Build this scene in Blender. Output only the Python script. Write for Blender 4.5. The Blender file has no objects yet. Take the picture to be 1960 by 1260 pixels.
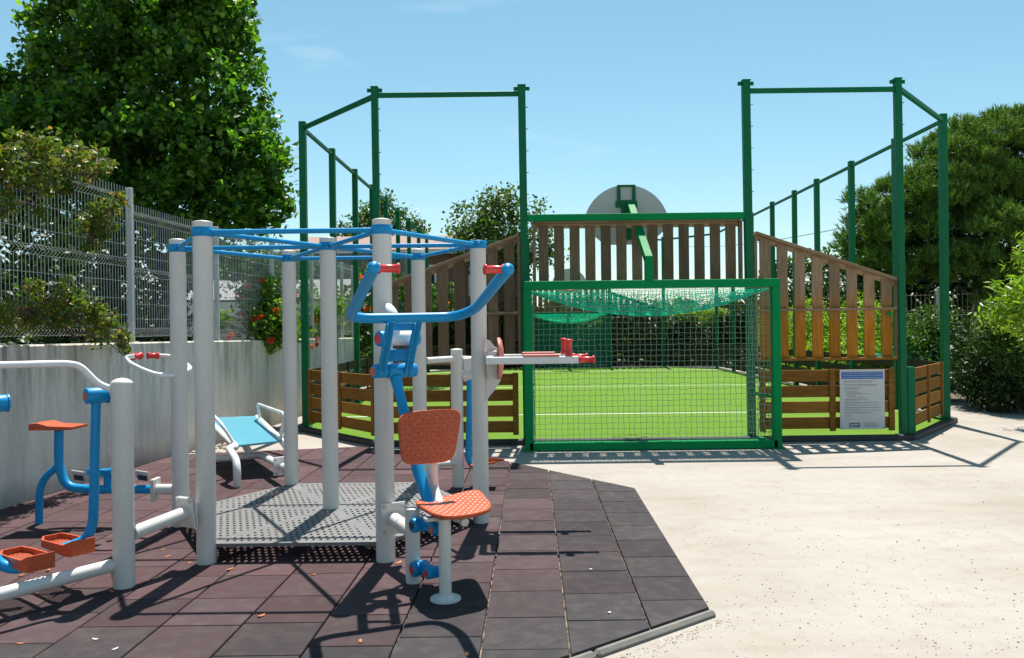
import bpy, math, random
import numpy as np
from mathutils import Vector, Matrix
random.seed(7); rng = np.random.default_rng(7)
S = bpy.context.scene
# ---------------- camera, light, exposure ----------------
CAM = Vector((0, 0, 1.5)); FPX = 1540.0
ROT = Matrix.Rotation(math.radians(90 - 0.13), 3, 'X') @ Matrix.Rotation(-0.012, 3, 'Z')
cd = bpy.data.cameras.new('camera'); cam = bpy.data.objects.new('camera', cd); S.collection.objects.link(cam)
cam.matrix_world = Matrix.Translation(CAM) @ ROT.to_4x4()
cd.sensor_width = 36; cd.lens = FPX / 1960 * 36; cd.clip_start = 0.05; cd.clip_end = 3000
S.camera = cam
SUN = Vector((0.035, 0.44, 1.0)).normalized()
w = bpy.data.worlds.new('World'); S.world = w; w.use_nodes = True
nt = w.node_tree; bg = nt.nodes['Background']
sky = nt.nodes.new('ShaderNodeTexSky'); sky.sky_type = 'NISHITA'; sky.sun_disc = False
sky.sun_elevation = math.asin(SUN.z); sky.sun_rotation = math.atan2(SUN.x, SUN.y)
sky.air_density = 1.0; sky.dust_density = 0.3; sky.ozone_density = 1.6; sky.altitude = 0
hs = nt.nodes.new('ShaderNodeHueSaturation'); hs.inputs['Hue'].default_value = 0.468; hs.inputs['Saturation'].default_value = 1.06
nt.links.new(sky.outputs[0], hs.inputs['Color']); 
_t = nt.nodes.new('ShaderNodeTexCoord'); _m = nt.nodes.new('ShaderNodeMapping'); _m.inputs['Scale'].default_value = (3.0, 3.0, 14.0); nt.links.new(_t.outputs['Generated'], _m.inputs[0])
_n = nt.nodes.new('ShaderNodeTexNoise'); _n.inputs['Scale'].default_value = 2.3; _n.inputs['Detail'].default_value = 7; nt.links.new(_m.outputs[0], _n.inputs['Vector'])
_r = nt.nodes.new('ShaderNodeValToRGB'); _r.color_ramp.elements[0].position = .62; _r.color_ramp.elements[1].position = .8; _r.color_ramp.elements[1].color = (.16, .16, .16, 1); nt.links.new(_n.outputs['Fac'], _r.inputs[0])
_x = nt.nodes.new('ShaderNodeMixRGB'); nt.links.new(_r.outputs[0], _x.inputs[0]); nt.links.new(hs.outputs[0], _x.inputs[1]); _x.inputs[2].default_value = (8.0, 8.4, 8.8, 1); nt.links.new(_x.outputs[0], bg.inputs['Color'])
bg.inputs['Strength'].default_value = 0.083
sl = bpy.data.lights.new('sun', 'SUN'); sl.energy = 5.0; sl.angle = math.radians(0.5); sl.color = (1.0, 0.95, 0.87)
so = bpy.data.objects.new('sun', sl); S.collection.objects.link(so); so.rotation_euler = SUN.to_track_quat('Z', 'Y').to_euler()
S.view_settings.view_transform = 'Standard'; S.view_settings.look = 'None'; S.view_settings.gamma = 1
S.view_settings.exposure = 0.75
S.cycles.max_bounces = 6; S.cycles.transparent_max_bounces = 12; S.cycles.use_denoising = True

# ---------------- helpers ----------------
def W(px, py, Y):                      # a point seen at that place in the photo, Y metres ahead
    v = ROT @ Vector(((px - 980) / FPX, -(py - 630) / FPX, -1)); return CAM + v * (Y / v.y)
def G(px, py, z=0.0):                  # the same on a level z
    v = ROT @ Vector(((px - 980) / FPX, -(py - 630) / FPX, -1)); return CAM + v * ((z - CAM.z) / v.z)
V = Vector
class MB:
    def __init__(s): s.v = []; s.f = []; s.sm = []; s.mi = []; s.uv = {}
    def add(s, vs, fs, smooth=False, mi=0):
        o = len(s.v); s.v += [tuple(p) for p in vs]
        for f in fs: s.f.append(tuple(o + i for i in f)); s.sm.append(smooth); s.mi.append(mi)
    def box(s, c, size, R=None, mi=0, ch=0.0):
        c = V(c); hx, hy, hz = [d / 2 for d in size]; R = R or Matrix.Identity(3)
        if ch <= 0:
            vs = [c + R @ V((x * hx, y * hy, z * hz)) for x in (-1, 1) for y in (-1, 1) for z in (-1, 1)]
            s.add(vs, [(0, 1, 3, 2), (4, 6, 7, 5), (0, 4, 5, 1), (2, 3, 7, 6), (0, 2, 6, 4), (1, 5, 7, 3)], False, mi)
        else:
            vs = []; idx = {}
            for x in (-1, 1):
                for y in (-1, 1):
                    for z in (-1, 1):
                        for a in range(3):
                            p = [x * (hx - ch), y * (hy - ch), z * (hz - ch)]; p[a] = (x * hx, y * hy, z * hz)[a]
                            idx[(x, y, z, a)] = len(vs); vs.append(c + R @ V(p))
            fs = []
            for a in range(3):
                b, d = (a + 1) % 3, (a + 2) % 3
                for sg in (-1, 1):
                    q = []
                    for (u, t) in ((-1, -1), (1, -1), (1, 1), (-1, 1)):
                        k = [0, 0, 0]; k[a] = sg; k[b] = u; k[d] = t; q.append(idx[(*k, a)])
                    fs.append(tuple(q if sg > 0 else q[::-1]))
                for u in (-1, 1):
                    for t in (-1, 1):
                        k0 = [0, 0, 0]; k0[a] = -1; k0[b] = u; k0[d] = t; k1 = list(k0); k1[a] = 1
                        q = (idx[(*k0, b)], idx[(*k1, b)], idx[(*k1, d)], idx[(*k0, d)])
                        fs.append(q if u * t > 0 else q[::-1])
            for x in (-1, 1):
                for y in (-1, 1):
                    for z in (-1, 1):
                        q = tuple(idx[(x, y, z, a)] for a in range(3)); fs.append(q if x * y * z > 0 else q[::-1])
            s.add(vs, fs, False, mi)
    def beam(s, a, b, w_, h_, up=(0, 0, 1), ch=0.0, mi=0):      # box along a-b, w_ across, h_ along up
        a, b = V(a), V(b); d = b - a; L = d.length; d.normalize(); u = V(up)
        if abs(d.dot(u)) > .99: u = V((0, 1, 0))
        x = d.cross(u).normalized(); z = x.cross(d)
        s.box((a + b) / 2, (w_, L, h_), Matrix((x, d, z)).transposed(), mi, ch)
    def tube(s, pts, r, n=12, caps=True, mi=0, fil=0.0, fn=5, closed=False, smooth=True):
        pts = [V(p) for p in pts]
        if fil > 0 and len(pts) > 2:
            out = [pts[0]]
            for i in range(1, len(pts) - 1):
                p0, p1, p2 = pts[i - 1], pts[i], pts[i + 1]; a = p0 - p1; b = p2 - p1
                f = min(fil, a.length * .48, b.length * .48); A = p1 + a.normalized() * f; B = p1 + b.normalized() * f
                for k in range(fn + 1):
                    t = k / fn; out.append(A * (1 - t) ** 2 + p1 * 2 * t * (1 - t) + B * t * t)
            out.append(pts[-1]); pts = out
        m = len(pts); rr = r if isinstance(r, (list, tuple)) else [r] * m
        if len(rr) != m: rr = [rr[0] + (rr[-1] - rr[0]) * i / (m - 1) for i in range(m)]
        vs = []; prev = None
        for i, p in enumerate(pts):
            if closed: d = (pts[(i + 1) % m] - pts[i - 1]).normalized()
            elif i == 0: d = (pts[1] - p).normalized()
            elif i == m - 1: d = (p - pts[-2]).normalized()
            else: d = ((pts[i + 1] - p).normalized() + (p - pts[i - 1]).normalized()).normalized()
            if prev is None:
                u = V((0, 0, 1)) if abs(d.z) < .9 else V((1, 0, 0)); u = (u - d * u.dot(d)).normalized()
            else:
                u = prev - d * prev.dot(d); u.normalize()
            prev = u; t = d.cross(u)
            for k in range(n):
                a = 2 * math.pi * (k + .5) / n; vs.append(p + (u * math.cos(a) + t * math.sin(a)) * rr[i])
        fs = []
        for i in range(m if closed else m - 1):
            j = (i + 1) % m
            for k in range(n): fs.append((i * n + k, i * n + (k + 1) % n, j * n + (k + 1) % n, j * n + k))
        s.add(vs, fs, smooth and n > 4, mi)
        if caps and not closed:
            s.add(vs[:n], [tuple(range(n))[::-1]], False, mi); s.add(vs[-n:], [tuple(range(n))], False, mi)
    def cyl(s, a, b, r, n=20, mi=0, r2=None, bev=0.0):
        a, b = V(a), V(b)
        if bev > 0:
            d = (b - a).normalized() * bev; r2 = r2 or r
            s.tube([a, a + d * .3, a + d, b - d, b - d * .3, b], [r - bev, r - bev * .3, r, r2, r2 - bev * .3, r2 - bev], n, mi=mi)
        else: s.tube([a, b], [r, r2 or r], n, mi=mi)
    def plate(s, poly, n, t, mi=0):      # polygon (list of points) extruded t along n
        n = V(n); k = len(poly); vs = [V(p) for p in poly] + [V(p) + n * t for p in poly]
        s.add(vs, [tuple(range(k))[::-1], tuple(range(k, 2 * k))] + [(i, (i + 1) % k, k + (i + 1) % k, k + i) for i in range(k)], False, mi)
    def build(s, name, mat, parent=None, base=None):
        me = bpy.data.meshes.new(name); ob = bpy.data.objects.new(name, me); S.collection.objects.link(ob)
        org = V((0, 0, 0))
        if parent is not None: ob.parent = parent; org = V(parent['_o']) if '_o' in parent else org
        elif base is not None: org = V(base); ob.location = org
        ob['_o'] = tuple(org)
        va = np.array(s.v, dtype=np.float64) - np.array(org)
        me.from_pydata(va.tolist(), [], s.f)
        me.polygons.foreach_set('use_smooth', s.sm)
        for m_ in (mat if isinstance(mat, (list, tuple)) else [mat]): me.materials.append(m_)
        me.polygons.foreach_set('material_index', s.mi)
        if s.uv:
            uvl = me.uv_layers.new(name='UVMap')
            arr = np.zeros(len(me.loops) * 2); vi = np.zeros(len(me.loops), dtype=np.int32); me.loops.foreach_get('vertex_index', vi)
            ua = np.zeros((len(s.v), 2))
            for k_, q in s.uv.items(): ua[k_] = q
            uvl.data.foreach_set('uv', ua[vi].ravel())
        me.update(); return ob
def thing(name, loc, label, cat, group=None):
    o = bpy.data.objects.new(name, None); S.collection.objects.link(o); o.location = V(loc); o['_o'] = tuple(loc)
    o.empty_display_size = .1; o['label'] = label; o['category'] = cat
    if group: o['group'] = group
    return o
def tag(o, label, cat, group=None, kind=None):
    o['label'] = label; o['category'] = cat
    if group: o['group'] = group
    if kind: o['kind'] = kind
    return o
def structure(o, label=None):
    o['kind'] = 'structure'
    if label: o['label'] = label
    return o

# ---------------- materials ----------------
class NT:
    def __init__(s, name):
        s.m = bpy.data.materials.new(name); s.m.use_nodes = True; s.t = s.m.node_tree; s.b = s.t.nodes['Principled BSDF']
        s.out = s.t.nodes['Material Output']
    def n(s, ty, **kw):
        x = s.t.nodes.new('ShaderNode' + ty)
        for k, v in kw.items():
            if k in x.inputs: x.inputs[k].default_value = v
            else: setattr(x, k, v)
        return x
    def l(s, a, b): s.t.links.new(a, b)
    def coord(s, kind='Object', scale=(1, 1, 1)):
        tc = s.n('TexCoord'); mp = s.n('Mapping'); mp.inputs['Scale'].default_value = scale; s.l(tc.outputs[kind], mp.inputs[0]); return mp.outputs[0]
    def noise(s, co, scale, detail=4, rough=.55):
        x = s.n('TexNoise'); x.inputs['Scale'].default_value = scale; x.inputs['Detail'].default_value = detail; x.inputs['Roughness'].default_value = rough
        if co is not None: s.l(co, x.inputs['Vector'])
        return x.outputs['Fac']
    def ramp(s, f, stops):
        x = s.n('ValToRGB'); e = x.color_ramp.elements
        while len(e) < len(stops): e.new(.5)
        for i, (p, c) in enumerate(stops): e[i].position = p; e[i].color = (*c, 1) if len(c) == 3 else c
        s.l(f, x.inputs[0]); return x.outputs[0]
    def mix(s, f, a, b, mode='MIX'):
        x = s.n('MixRGB', blend_type=mode)
        for i, q in zip((0, 1, 2), (f, a, b)):
            if isinstance(q, (int, float)): x.inputs[i].default_value = q
            elif isinstance(q, tuple): x.inputs[i].default_value = (*q, 1)
            else: s.l(q, x.inputs[i])
        return x.outputs[0]
    def math(s, op, a, b=0.0, c=None):
        x = s.n('Math', operation=op)
        for i, q in enumerate((a, b) if c is None else (a, b, c)):
            if isinstance(q, (int, float)): x.inputs[i].default_value = q
            else: s.l(q, x.inputs[i])
        return x.outputs[0]
    def bump(s, h, strength=.3, dist=.01):
        x = s.n('Bump'); x.inputs['Strength'].default_value = strength; x.inputs['Distance'].default_value = dist
        s.l(h, x.inputs['Height']); s.l(x.outputs[0], s.b.inputs['Normal'])
    def base(s, c):
        if isinstance(c, tuple): s.b.inputs['Base Color'].default_value = (*c, 1)
        else: s.l(c, s.b.inputs['Base Color'])
    def rough(s, r):
        if isinstance(r, (int, float)): s.b.inputs['Roughness'].default_value = r
        else: s.l(r, s.b.inputs['Roughness'])
def paint(name, col, dirt=(.2, .17, .13), rough=.35, amt=.35, fade=None, sc=1.0, spec=.5):
    m = NT(name); m.b.inputs['Specular IOR Level'].default_value = spec; co = m.coord('Object')
    n1 = m.noise(co, 3.0 * sc, 6, .6); n2 = m.noise(co, 38 * sc, 4, .7)
    c = m.mix(m.ramp(n1, [(.35, (0, 0, 0)), (.75, (1, 1, 1))]), col, fade or tuple(min(1, k * 1.25 + .02) for k in col))
    k = m.math('MULTIPLY', m.ramp(n2, [(.52, (0, 0, 0)), (.74, (1, 1, 1))]), amt)
    c = m.mix(k, c, dirt); m.base(c)
    m.rough(m.math('MULTIPLY_ADD', n1, .3, rough - .12)); m.bump(n2, .03, .002); return m.m
M = {}
M['grey'] = paint('light_grey_paint', (.63, .60, .56), (.42, .37, .31), .36, .16, (.70, .67, .63))
M['white'] = paint('white_paint', (.66, .66, .65), (.35, .3, .25), .3, .25)
M['blue'] = paint('blue_paint', (.004, .25, .55), (.02, .14, .30), .36, .3, (.01, .30, .62), spec=.25)
M['green'] = paint('green_paint', (.0, .115, .042), (.01, .09, .03), .45, .12, (.0, .14, .055), spec=.2)
M['greenB'] = paint('bright_green_paint', (.0, .215, .06), (.01, .12, .04), .5, .12, (.0, .245, .07), spec=.1)
M['red'] = paint('red_plastic', (.62, .03, .025), (.4, .1, .08), .3, .3)
M['orange_cap'] = paint('orange_plastic_cap', (.6, .09, .02), (.3, .08, .03), .4, .3)
M['pinkpad'] = paint('faded_red_plastic', (.62, .17, .14), (.7, .35, .3), .45, .5, (.7, .27, .22))
M['dark'] = paint('black_rubber', (.02, .02, .022), (.06, .05, .04), .6, .4)
M['galv'] = paint('galvanised_steel', (.42, .43, .43), (.25, .24, .22), .4, .3)
M['fence'] = paint('fence_grey_coating', (.50, .51, .50), (.3, .28, .24), .45, .3)
M['steel'] = paint('worn_steel', (.5, .5, .5), (.2, .2, .2), .3, .4)
def hole_mask(m, pu, pv, r, ry=None, uv='UV'):
    co = m.coord(uv, (1 / pu, 1 / pv, 1)); res = []
    for off in (0, .5):
        ad = m.n('VectorMath', operation='ADD'); m.l(co, ad.inputs[0]); ad.inputs[1].default_value = (off, off, 0)
        fr = m.n('VectorMath', operation='FRACTION'); m.l(ad.outputs[0], fr.inputs[0])
        sb = m.n('VectorMath', operation='SUBTRACT'); m.l(fr.outputs[0], sb.inputs[0]); sb.inputs[1].default_value = (.5, .5, 0)
        ml = m.n('VectorMath', operation='MULTIPLY'); m.l(sb.outputs[0], ml.inputs[0]); ml.inputs[1].default_value = (pu / r, pv / (ry or r), 0)
        ln = m.n('VectorMath', operation='LENGTH'); m.l(ml.outputs[0], ln.inputs[0]); res.append(m.math('LESS_THAN', ln.outputs['Value'], 1.0))
    return m.math('MAXIMUM', res[0], res[1])
def holes(m, pu, pv, r, ry=None):
    msk = hole_mask(m, pu, pv, r, ry)
    tr = m.n('BsdfTransparent'); mx = m.n('MixShader'); m.l(msk, mx.inputs[0]); m.l(m.b.outputs[0], mx.inputs[1]); m.l(tr.outputs[0], mx.inputs[2])
    m.l(mx.outputs[0], m.out.inputs[0])
def plastic(name, perf=False, pu=.05, pv=.05, r=.006, dc=(.08, .015, .01)):
    m = NT(name); co = m.coord('Object'); n1 = m.noise(co, 7, 5); n2 = m.noise(co, 60, 3)
    m.b.inputs['Specular IOR Level'].default_value = .3; c = m.mix(n1, (.47, .065, .02), (.56, .11, .04)); c = m.mix(m.math('MULTIPLY', m.ramp(n2, [(.5, (0, 0, 0)), (.75, (1, 1, 1))]), .35), c, (.62, .3, .2))
    m.base(c); m.rough(.38); m.bump(n2, .08, .003)
    if perf == 'painted_dots':  # dots in colour alone: dark holes on one panel, highlights on another
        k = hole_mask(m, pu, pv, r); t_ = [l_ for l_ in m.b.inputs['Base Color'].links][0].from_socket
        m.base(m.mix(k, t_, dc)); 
    elif perf: holes(m, pu, pv, r)
    return m.m
M['orange'] = plastic('orange_plastic'); M['orangeP'] = plastic('shade_dotted_orange_plastic', 'painted_dots', .052, .052, .0038)  # backrest dots: the darkness inside the holes is put into the colour
M['orangeS'] = plastic('highlight_dotted_orange_plastic', 'painted_dots', .05, .05, .0065, (.75, .50, .40))  # pale seat dots: bright highlights put into the colour
M['orangeG'] = plastic('gridded_orange_plastic', True, .03, .03, .008)
m = NT('perforated_grey_deck'); co = m.coord('Object'); n1 = m.noise(co, 2.5, 5); n2 = m.noise(co, 45, 4)
c = m.mix(n1, (0.130, 0.133, 0.136), (0.184, 0.184, 0.180)); c = m.mix(m.math('MULTIPLY', n2, .35), c, (0.136, 0.122, 0.109)); m.base(c); m.rough(.5); holes(m, .046, .13, .0095, .019); M['deckP'] = m.m
M['deck'] = paint('grey_deck_steel', (.12, .122, .124), (.10, .09, .08), .5, .4)
def wood(name, c0, c1, c2, vertical, zg=None):
    m = NT(name); sc = (14, 14, 1.1) if vertical else (1.1, 14, 14)
    tc = m.n('TexCoord'); geo = m.n('NewGeometry'); ri = geo.outputs['Random Per Island']
    ad = m.n('VectorMath', operation='ADD'); cb = m.n('CombineXYZ'); r7 = m.math('MULTIPLY', ri, 37.0)
    for i in range(3): m.l(r7, cb.inputs[i])
    m.l(tc.outputs['Object'], ad.inputs[0]); m.l(cb.outputs[0], ad.inputs[1])
    mp = m.n('Mapping'); mp.inputs['Scale'].default_value = sc; m.l(ad.outputs[0], mp.inputs[0])
    g = m.noise(mp.outputs[0], 3.2, 7, .65); g2 = m.noise(ad.outputs[0], 2.2, 3)
    c = m.ramp(g, [(.25, c0), (.55, c1), (.8, c2)])
    c = m.mix(m.math('MULTIPLY', m.ramp(g2, [(.45, (0, 0, 0)), (.7, (1, 1, 1))]), .5), c, tuple(k * .55 for k in c1))
    if zg:   # the boards have silvered above this height
        sp = m.n('SeparateXYZ'); m.l(tc.outputs['Object'], sp.inputs[0])
        k = m.math('MULTIPLY_ADD', sp.outputs[2], 2.2, -zg * 2.2 + .5); k = m.math('ADD', k, m.math('MULTIPLY_ADD', g, 1.0, -.5))
        cl = m.n('Clamp'); m.l(k, cl.inputs[0])
        c = m.mix(cl.outputs[0], c, m.ramp(g, [(.25, (.15, .10, .06)), (.55, (.27, .18, .11)), (.8, (.38, .27, .18))]))
    kn = m.n('TexVoronoi'); kn.inputs['Scale'].default_value = 2.6; m.l(ad.outputs[0], kn.inputs['Vector'])
    c = m.mix(m.ramp(kn.outputs['Distance'], [(.03, (.8, .8, .8)), (.07, (0, 0, 0))]), c, (.05, .025, .012))
    hv = m.math('MULTIPLY_ADD', ri, .5, .75); c = m.mix(1.0, c, m.mix(0.0, hv, hv), 'MULTIPLY')
    m.b.inputs['Specular IOR Level'].default_value = .15; m.base(c); m.rough(.8); m.bump(g, .35, .004); return m.m
M['woodO'] = wood('orange_brown_wood_vertical', (.27, .09, .008), (.43, .17, .018), (.54, .24, .04), True, 1.72)
M['woodG'] = wood('weathered_wood_vertical', (.10, .062, .036), (.175, .115, .068), (.27, .185, .118), True)
M['woodH'] = wood('brown_wood_horizontal', (.17, .072, .012), (.31, .14, .026), (.43, .21, .055), False)
M['woodR'] = wood('weathered_wood_rail', (.2, .125, .07), (.32, .215, .13), (.44, .31, .2), False)
M['woodD'] = wood('dark_wood_painted_shade', (.03, .02, .013), (.06, .042, .028), (.10, .075, .055), False)  # dark boards, with the shade they stand in put into the colour
# ground
m = NT('sandy_concrete'); co = m.coord('Object'); n1 = m.noise(co, .55, 7, .62); n2 = m.noise(co, 9, 5); n3 = m.noise(co, 120, 4, .7)
cs = m.coord('Object', (.35, 1.4, 1)); n4 = m.noise(cs, 2.2, 6, .6)
c = m.ramp(n1, [(.3, (0.295, 0.262, 0.222)), (.5, (0.352, 0.320, 0.282)), (.7, (0.385, 0.358, 0.325))])
c = m.mix(m.math('MULTIPLY', m.ramp(n4, [(.5, (0, 0, 0)), (.72, (1, 1, 1))]), .5), c, (0.279, 0.230, 0.176))
c = m.mix(m.math('MULTIPLY', m.ramp(n2, [(.5, (0, 0, 0)), (.8, (1, 1, 1))]), .4), c, (0.254, 0.213, 0.172))
vo = m.n('TexVoronoi'); vo.inputs['Scale'].default_value = 23; m.l(co, vo.inputs['Vector'])
n5 = m.noise(co, 1.3, 3)
sp = m.math('MULTIPLY', m.ramp(vo.outputs['Distance'], [(.05, (1, 1, 1)), (.12, (0, 0, 0))]), m.ramp(n5, [(.5, (0, 0, 0)), (.62, (1, 1, 1))]))
c = m.mix(m.math('MULTIPLY', sp, .75), c, (0.098, 0.074, 0.049))
c = m.mix(m.math('MULTIPLY', m.ramp(n3, [(.55, (0, 0, 0)), (.8, (1, 1, 1))]), .35), c, (0.205, 0.172, 0.139))
m.b.inputs['Specular IOR Level'].default_value = .2; m.base(c); m.rough(.9); m.bump(m.math('ADD', n2, m.math('MULTIPLY', n3, .6)), .35, .006); M['sand'] = m.m
m = NT('synthetic_turf'); co = m.coord('Object'); n1 = m.noise(co, 1.2, 5); n2 = m.noise(co, 160, 3, .8)
c = m.mix(n1, (0.108, 0.220, 0.019), (0.144, 0.264, 0.027)); c = m.mix(m.math('MULTIPLY', n2, .6), c, (0.068, 0.148, 0.014))
n6 = m.noise(m.coord('Object', (.25, 3.5, 1)), 1.5, 5, .7); c = m.mix(m.math('MULTIPLY', m.ramp(n6, [(.45, (0, 0, 0)), (.7, (1, 1, 1))]), .4), c, (0.176, 0.272, 0.064))
v6 = m.n('TexVoronoi'); v6.inputs['Scale'].default_value = 6; m.l(co, v6.inputs['Vector']); c = m.mix(m.ramp(v6.outputs['Distance'], [(.04, (0.640, 0.640, 0.640)), (.075, (0, 0, 0))]), c, (0.080, 0.056, 0.024))
n3 = m.noise(co, 5, 4); c = m.mix(m.math('MULTIPLY', m.ramp(n3, [(.62, (0, 0, 0)), (.8, (1, 1, 1))]), .5), c, (0.240, 0.264, 0.096))
m.b.inputs['Specular IOR Level'].default_value = .08; m.base(c); m.rough(.9); m.bump(n2, .8, .01); M['turf'] = m.m
M['line'] = paint('white_turf_line', (.62, .64, .55), (.3, .4, .2), .8, .5)
m = NT('rubber_tiles'); co = m.coord('Object'); at = m.n('Attribute'); at.attribute_name = 'tint'
n1 = m.noise(co, 1.6, 6); n2 = m.noise(co, 12, 5); n3 = m.noise(co, 230, 3, .8)
sc = m.n('SeparateColor'); m.l(at.outputs['Color'], sc.inputs[0])
f = m.math('ADD', sc.outputs[0], m.math('MULTIPLY_ADD', n1, .9, -.45)); cl = m.n('Clamp'); m.l(f, cl.inputs[0])
c = m.mix(cl.outputs[0], (0.043, 0.040, 0.043), (0.090, 0.050, 0.054))
c = m.mix(m.math('MULTIPLY', m.ramp(n2, [(.45, (0, 0, 0)), (.75, (1, 1, 1))]), .45), c, (0.105, 0.088, 0.084))
c = m.mix(m.math('MULTIPLY', m.ramp(n3, [(.55, (0, 0, 0)), (.7, (1, 1, 1))]), .4), c, (0.118, 0.097, 0.092))
hv = m.math('MULTIPLY_ADD', sc.outputs[1], .4, .8); c = m.mix(1.0, c, m.mix(0.0, hv, hv), 'MULTIPLY')
m.b.inputs['Specular IOR Level'].default_value = .12; m.base(c); m.rough(.9); m.bump(n3, .5, .004); M['rubber'] = m.m
m = NT('sand_in_joints'); co = m.coord('Object'); n = m.noise(co, 14, 4); m.base(m.ramp(n, [(.42, (.02, .016, .014)), (.68, (.24, .19, .14))])); m.rough(.95); M['joint'] = m.m
def concrete(name, a, b, stain=(.13, .125, .11), amt=.6):
    m = NT(name); co = m.coord('Object'); cs = m.coord('Object', (2.4, 2.4, .35)); n1 = m.noise(co, 1.1, 7, .65); n2 = m.noise(cs, 2.0, 8, .72); n3 = m.noise(co, 28, 5, .7)
    c = m.mix(n1, a, b)
    sp = m.n('SeparateXYZ'); tc = m.n('TexCoord'); m.l(tc.outputs['Object'], sp.inputs[0])
    k = m.ramp(n2, [(.44, (0, 0, 0)), (.62, (1, 1, 1))]); hz = m.ramp(m.math('MULTIPLY', sp.outputs[2], .7), [(.45, (.35, .35, .35)), (.97, (1, 1, 1))])
    c = m.mix(m.math('MULTIPLY', m.math('MULTIPLY', k, hz), amt), c, stain)
    nd = m.noise(m.coord('Object', (11, 11, .3)), 1.3, 5, .6); c = m.mix(m.math('MULTIPLY', m.math('MULTIPLY', m.ramp(nd, [(.56, (0, 0, 0)), (.66, (1, 1, 1))]), m.ramp(m.math('MULTIPLY', sp.outputs[2], .7), [(.5, (0, 0, 0)), (.95, (1, 1, 1))])), amt), c, tuple(q * .6 for q in stain))
    c = m.mix(m.ramp(m.math('MULTIPLY_ADD', n1, .5, m.math('MULTIPLY', sp.outputs[2], 1.0)), [(.25, (.75, .75, .75)), (.5, (0, 0, 0))]), c, stain)
    c = m.mix(m.math('MULTIPLY', m.ramp(n3, [(.5, (0, 0, 0)), (.75, (1, 1, 1))]), .4), c, tuple(q * .65 for q in a))
    m.base(c); m.rough(.9); m.bump(n3, .5, .01); return m.m
M['wall'] = concrete('stained_wall_render', (.72, .655, .565), (.84, .78, .685), (.18, .165, .14), .75)
M['kerb'] = concrete('kerb_concrete', (.24, .225, .20), (.30, .285, .26), amt=.2)
def leaf(name, a, b, tr=.35, rough=.45, c3=None):
    m = NT(name); geo = m.n('NewGeometry'); ri = geo.outputs['Random Per Island']
    c = m.ramp(ri, [(0, a), (1, b)] if c3 is None else [(0, a), (.8, b), (.92, c3), (1, c3)])
    m.base(c); m.rough(rough); m.b.inputs['Specular IOR Level'].default_value = .35
    t = m.n('BsdfTranslucent'); m.l(m.mix(1.0, c, (1.5, 1.7, .5), 'MULTIPLY'), t.inputs[0]); mx = m.n('MixShader'); mx.inputs[0].default_value = tr
    m.l(m.b.outputs[0], mx.inputs[1]); m.l(t.outputs[0], mx.inputs[2]); m.l(mx.outputs[0], m.out.inputs[0]); return m.m
M['leafTree'] = leaf('broad_tree_leaf', (.022, .072, .010), (.08, .20, .02), .42, .45, (.20, .36, .045))
M['leafFar'] = leaf('far_tree_leaf', (.05, .10, .02), (.11, .17, .035), .3)
M['leafPine'] = leaf('pine_needle', (.035, .09, .012), (.17, .29, .045), .2, .55)
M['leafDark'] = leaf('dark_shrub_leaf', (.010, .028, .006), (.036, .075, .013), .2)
M['leafMid'] = leaf('mid_shrub_leaf', (.03, .07, .012), (.075, .15, .025), .3)
M['leafYel'] = leaf('yellow_green_leaf', (.13, .23, .025), (.27, .38, .045), .4)
M['leafVine'] = leaf('vine_leaf', (.05, .105, .018), (.15, .19, .032), .4, .45, (.30, .17, .045))
M['leafTrump'] = leaf('trumpet_vine_leaf', (.05, .12, .015), (.16, .27, .03), .4)
M['flower'] = leaf('orange_red_petal', (.68, .05, .03), (.75, .16, .06), .35)
M['petal'] = leaf('fallen_petal', (.55, .16, .05), (.6, .3, .15), .3)
m = NT('bark'); co = m.coord('Object', (6, 6, 1.2)); n = m.noise(co, 3, 7, .7); m.base(m.ramp(n, [(.3, (.035, .025, .018)), (.7, (.16, .12, .09))])); m.rough(.9); m.bump(n, .6, .02); M['bark'] = m.m
def net_mat(name, c, tr=.3):
    m = NT(name); m.base(c); m.rough(.6); t = m.n('BsdfTranslucent'); t.inputs[0].default_value = (*c, 1); mx = m.n('MixShader'); mx.inputs[0].default_value = tr
    m.l(m.b.outputs[0], mx.inputs[1]); m.l(t.outputs[0], mx.inputs[2]); m.l(mx.outputs[0], m.out.inputs[0]); return m.m
M['net'] = net_mat('pale_green_net_cord', (.27, .45, .33), .35); M['netT'] = net_mat('teal_net_cord', (.01, .78, .60), .5)
M['netD'] = net_mat('dark_green_net_cord', (.01, .30, .19), .3)
m = NT('terracotta_tiles'); co = m.coord('Object'); n = m.noise(co, 5, 4); wv = m.n('TexWave'); wv.inputs['Scale'].default_value = 1.6; m.l(co, wv.inputs['Vector'])
wv2 = m.n('TexWave'); wv2.bands_direction = 'Y'; wv2.inputs['Scale'].default_value = 1.2; m.l(co, wv2.inputs['Vector'])
c = m.mix(n, (.30, .19, .145), (.40, .30, .25)); c = m.mix(m.math('MULTIPLY', wv2.outputs['Fac'], .35), c, (.25, .12, .09)); m.base(c); m.rough(.85); m.bump(m.math('ADD', wv.outputs['Fac'], wv2.outputs['Fac']), .9, .05); M['tile'] = m.m
M['pinkwall'] = concrete('pink_brown_render', (.22, .115, .09), (.27, .15, .12), (.12, .07, .06), .4)
M['palewall'] = concrete('pale_render', (.5, .47, .43), (.6, .56, .52), amt=.3)
m = NT('window_glass'); m.base((.03, .035, .04)); m.rough(.08); M['glass'] = m.m
m = NT('sign_white'); co = m.coord('Object'); n = m.noise(co, 4, 4); m.base(m.mix(n, (.52, .53, .53), (.6, .6, .6))); m.rough(.3); M['sign'] = m.m
m = NT('sign_blue'); m.base((.008, .11, .38)); m.rough(.35); M['signblue'] = m.m
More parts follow.
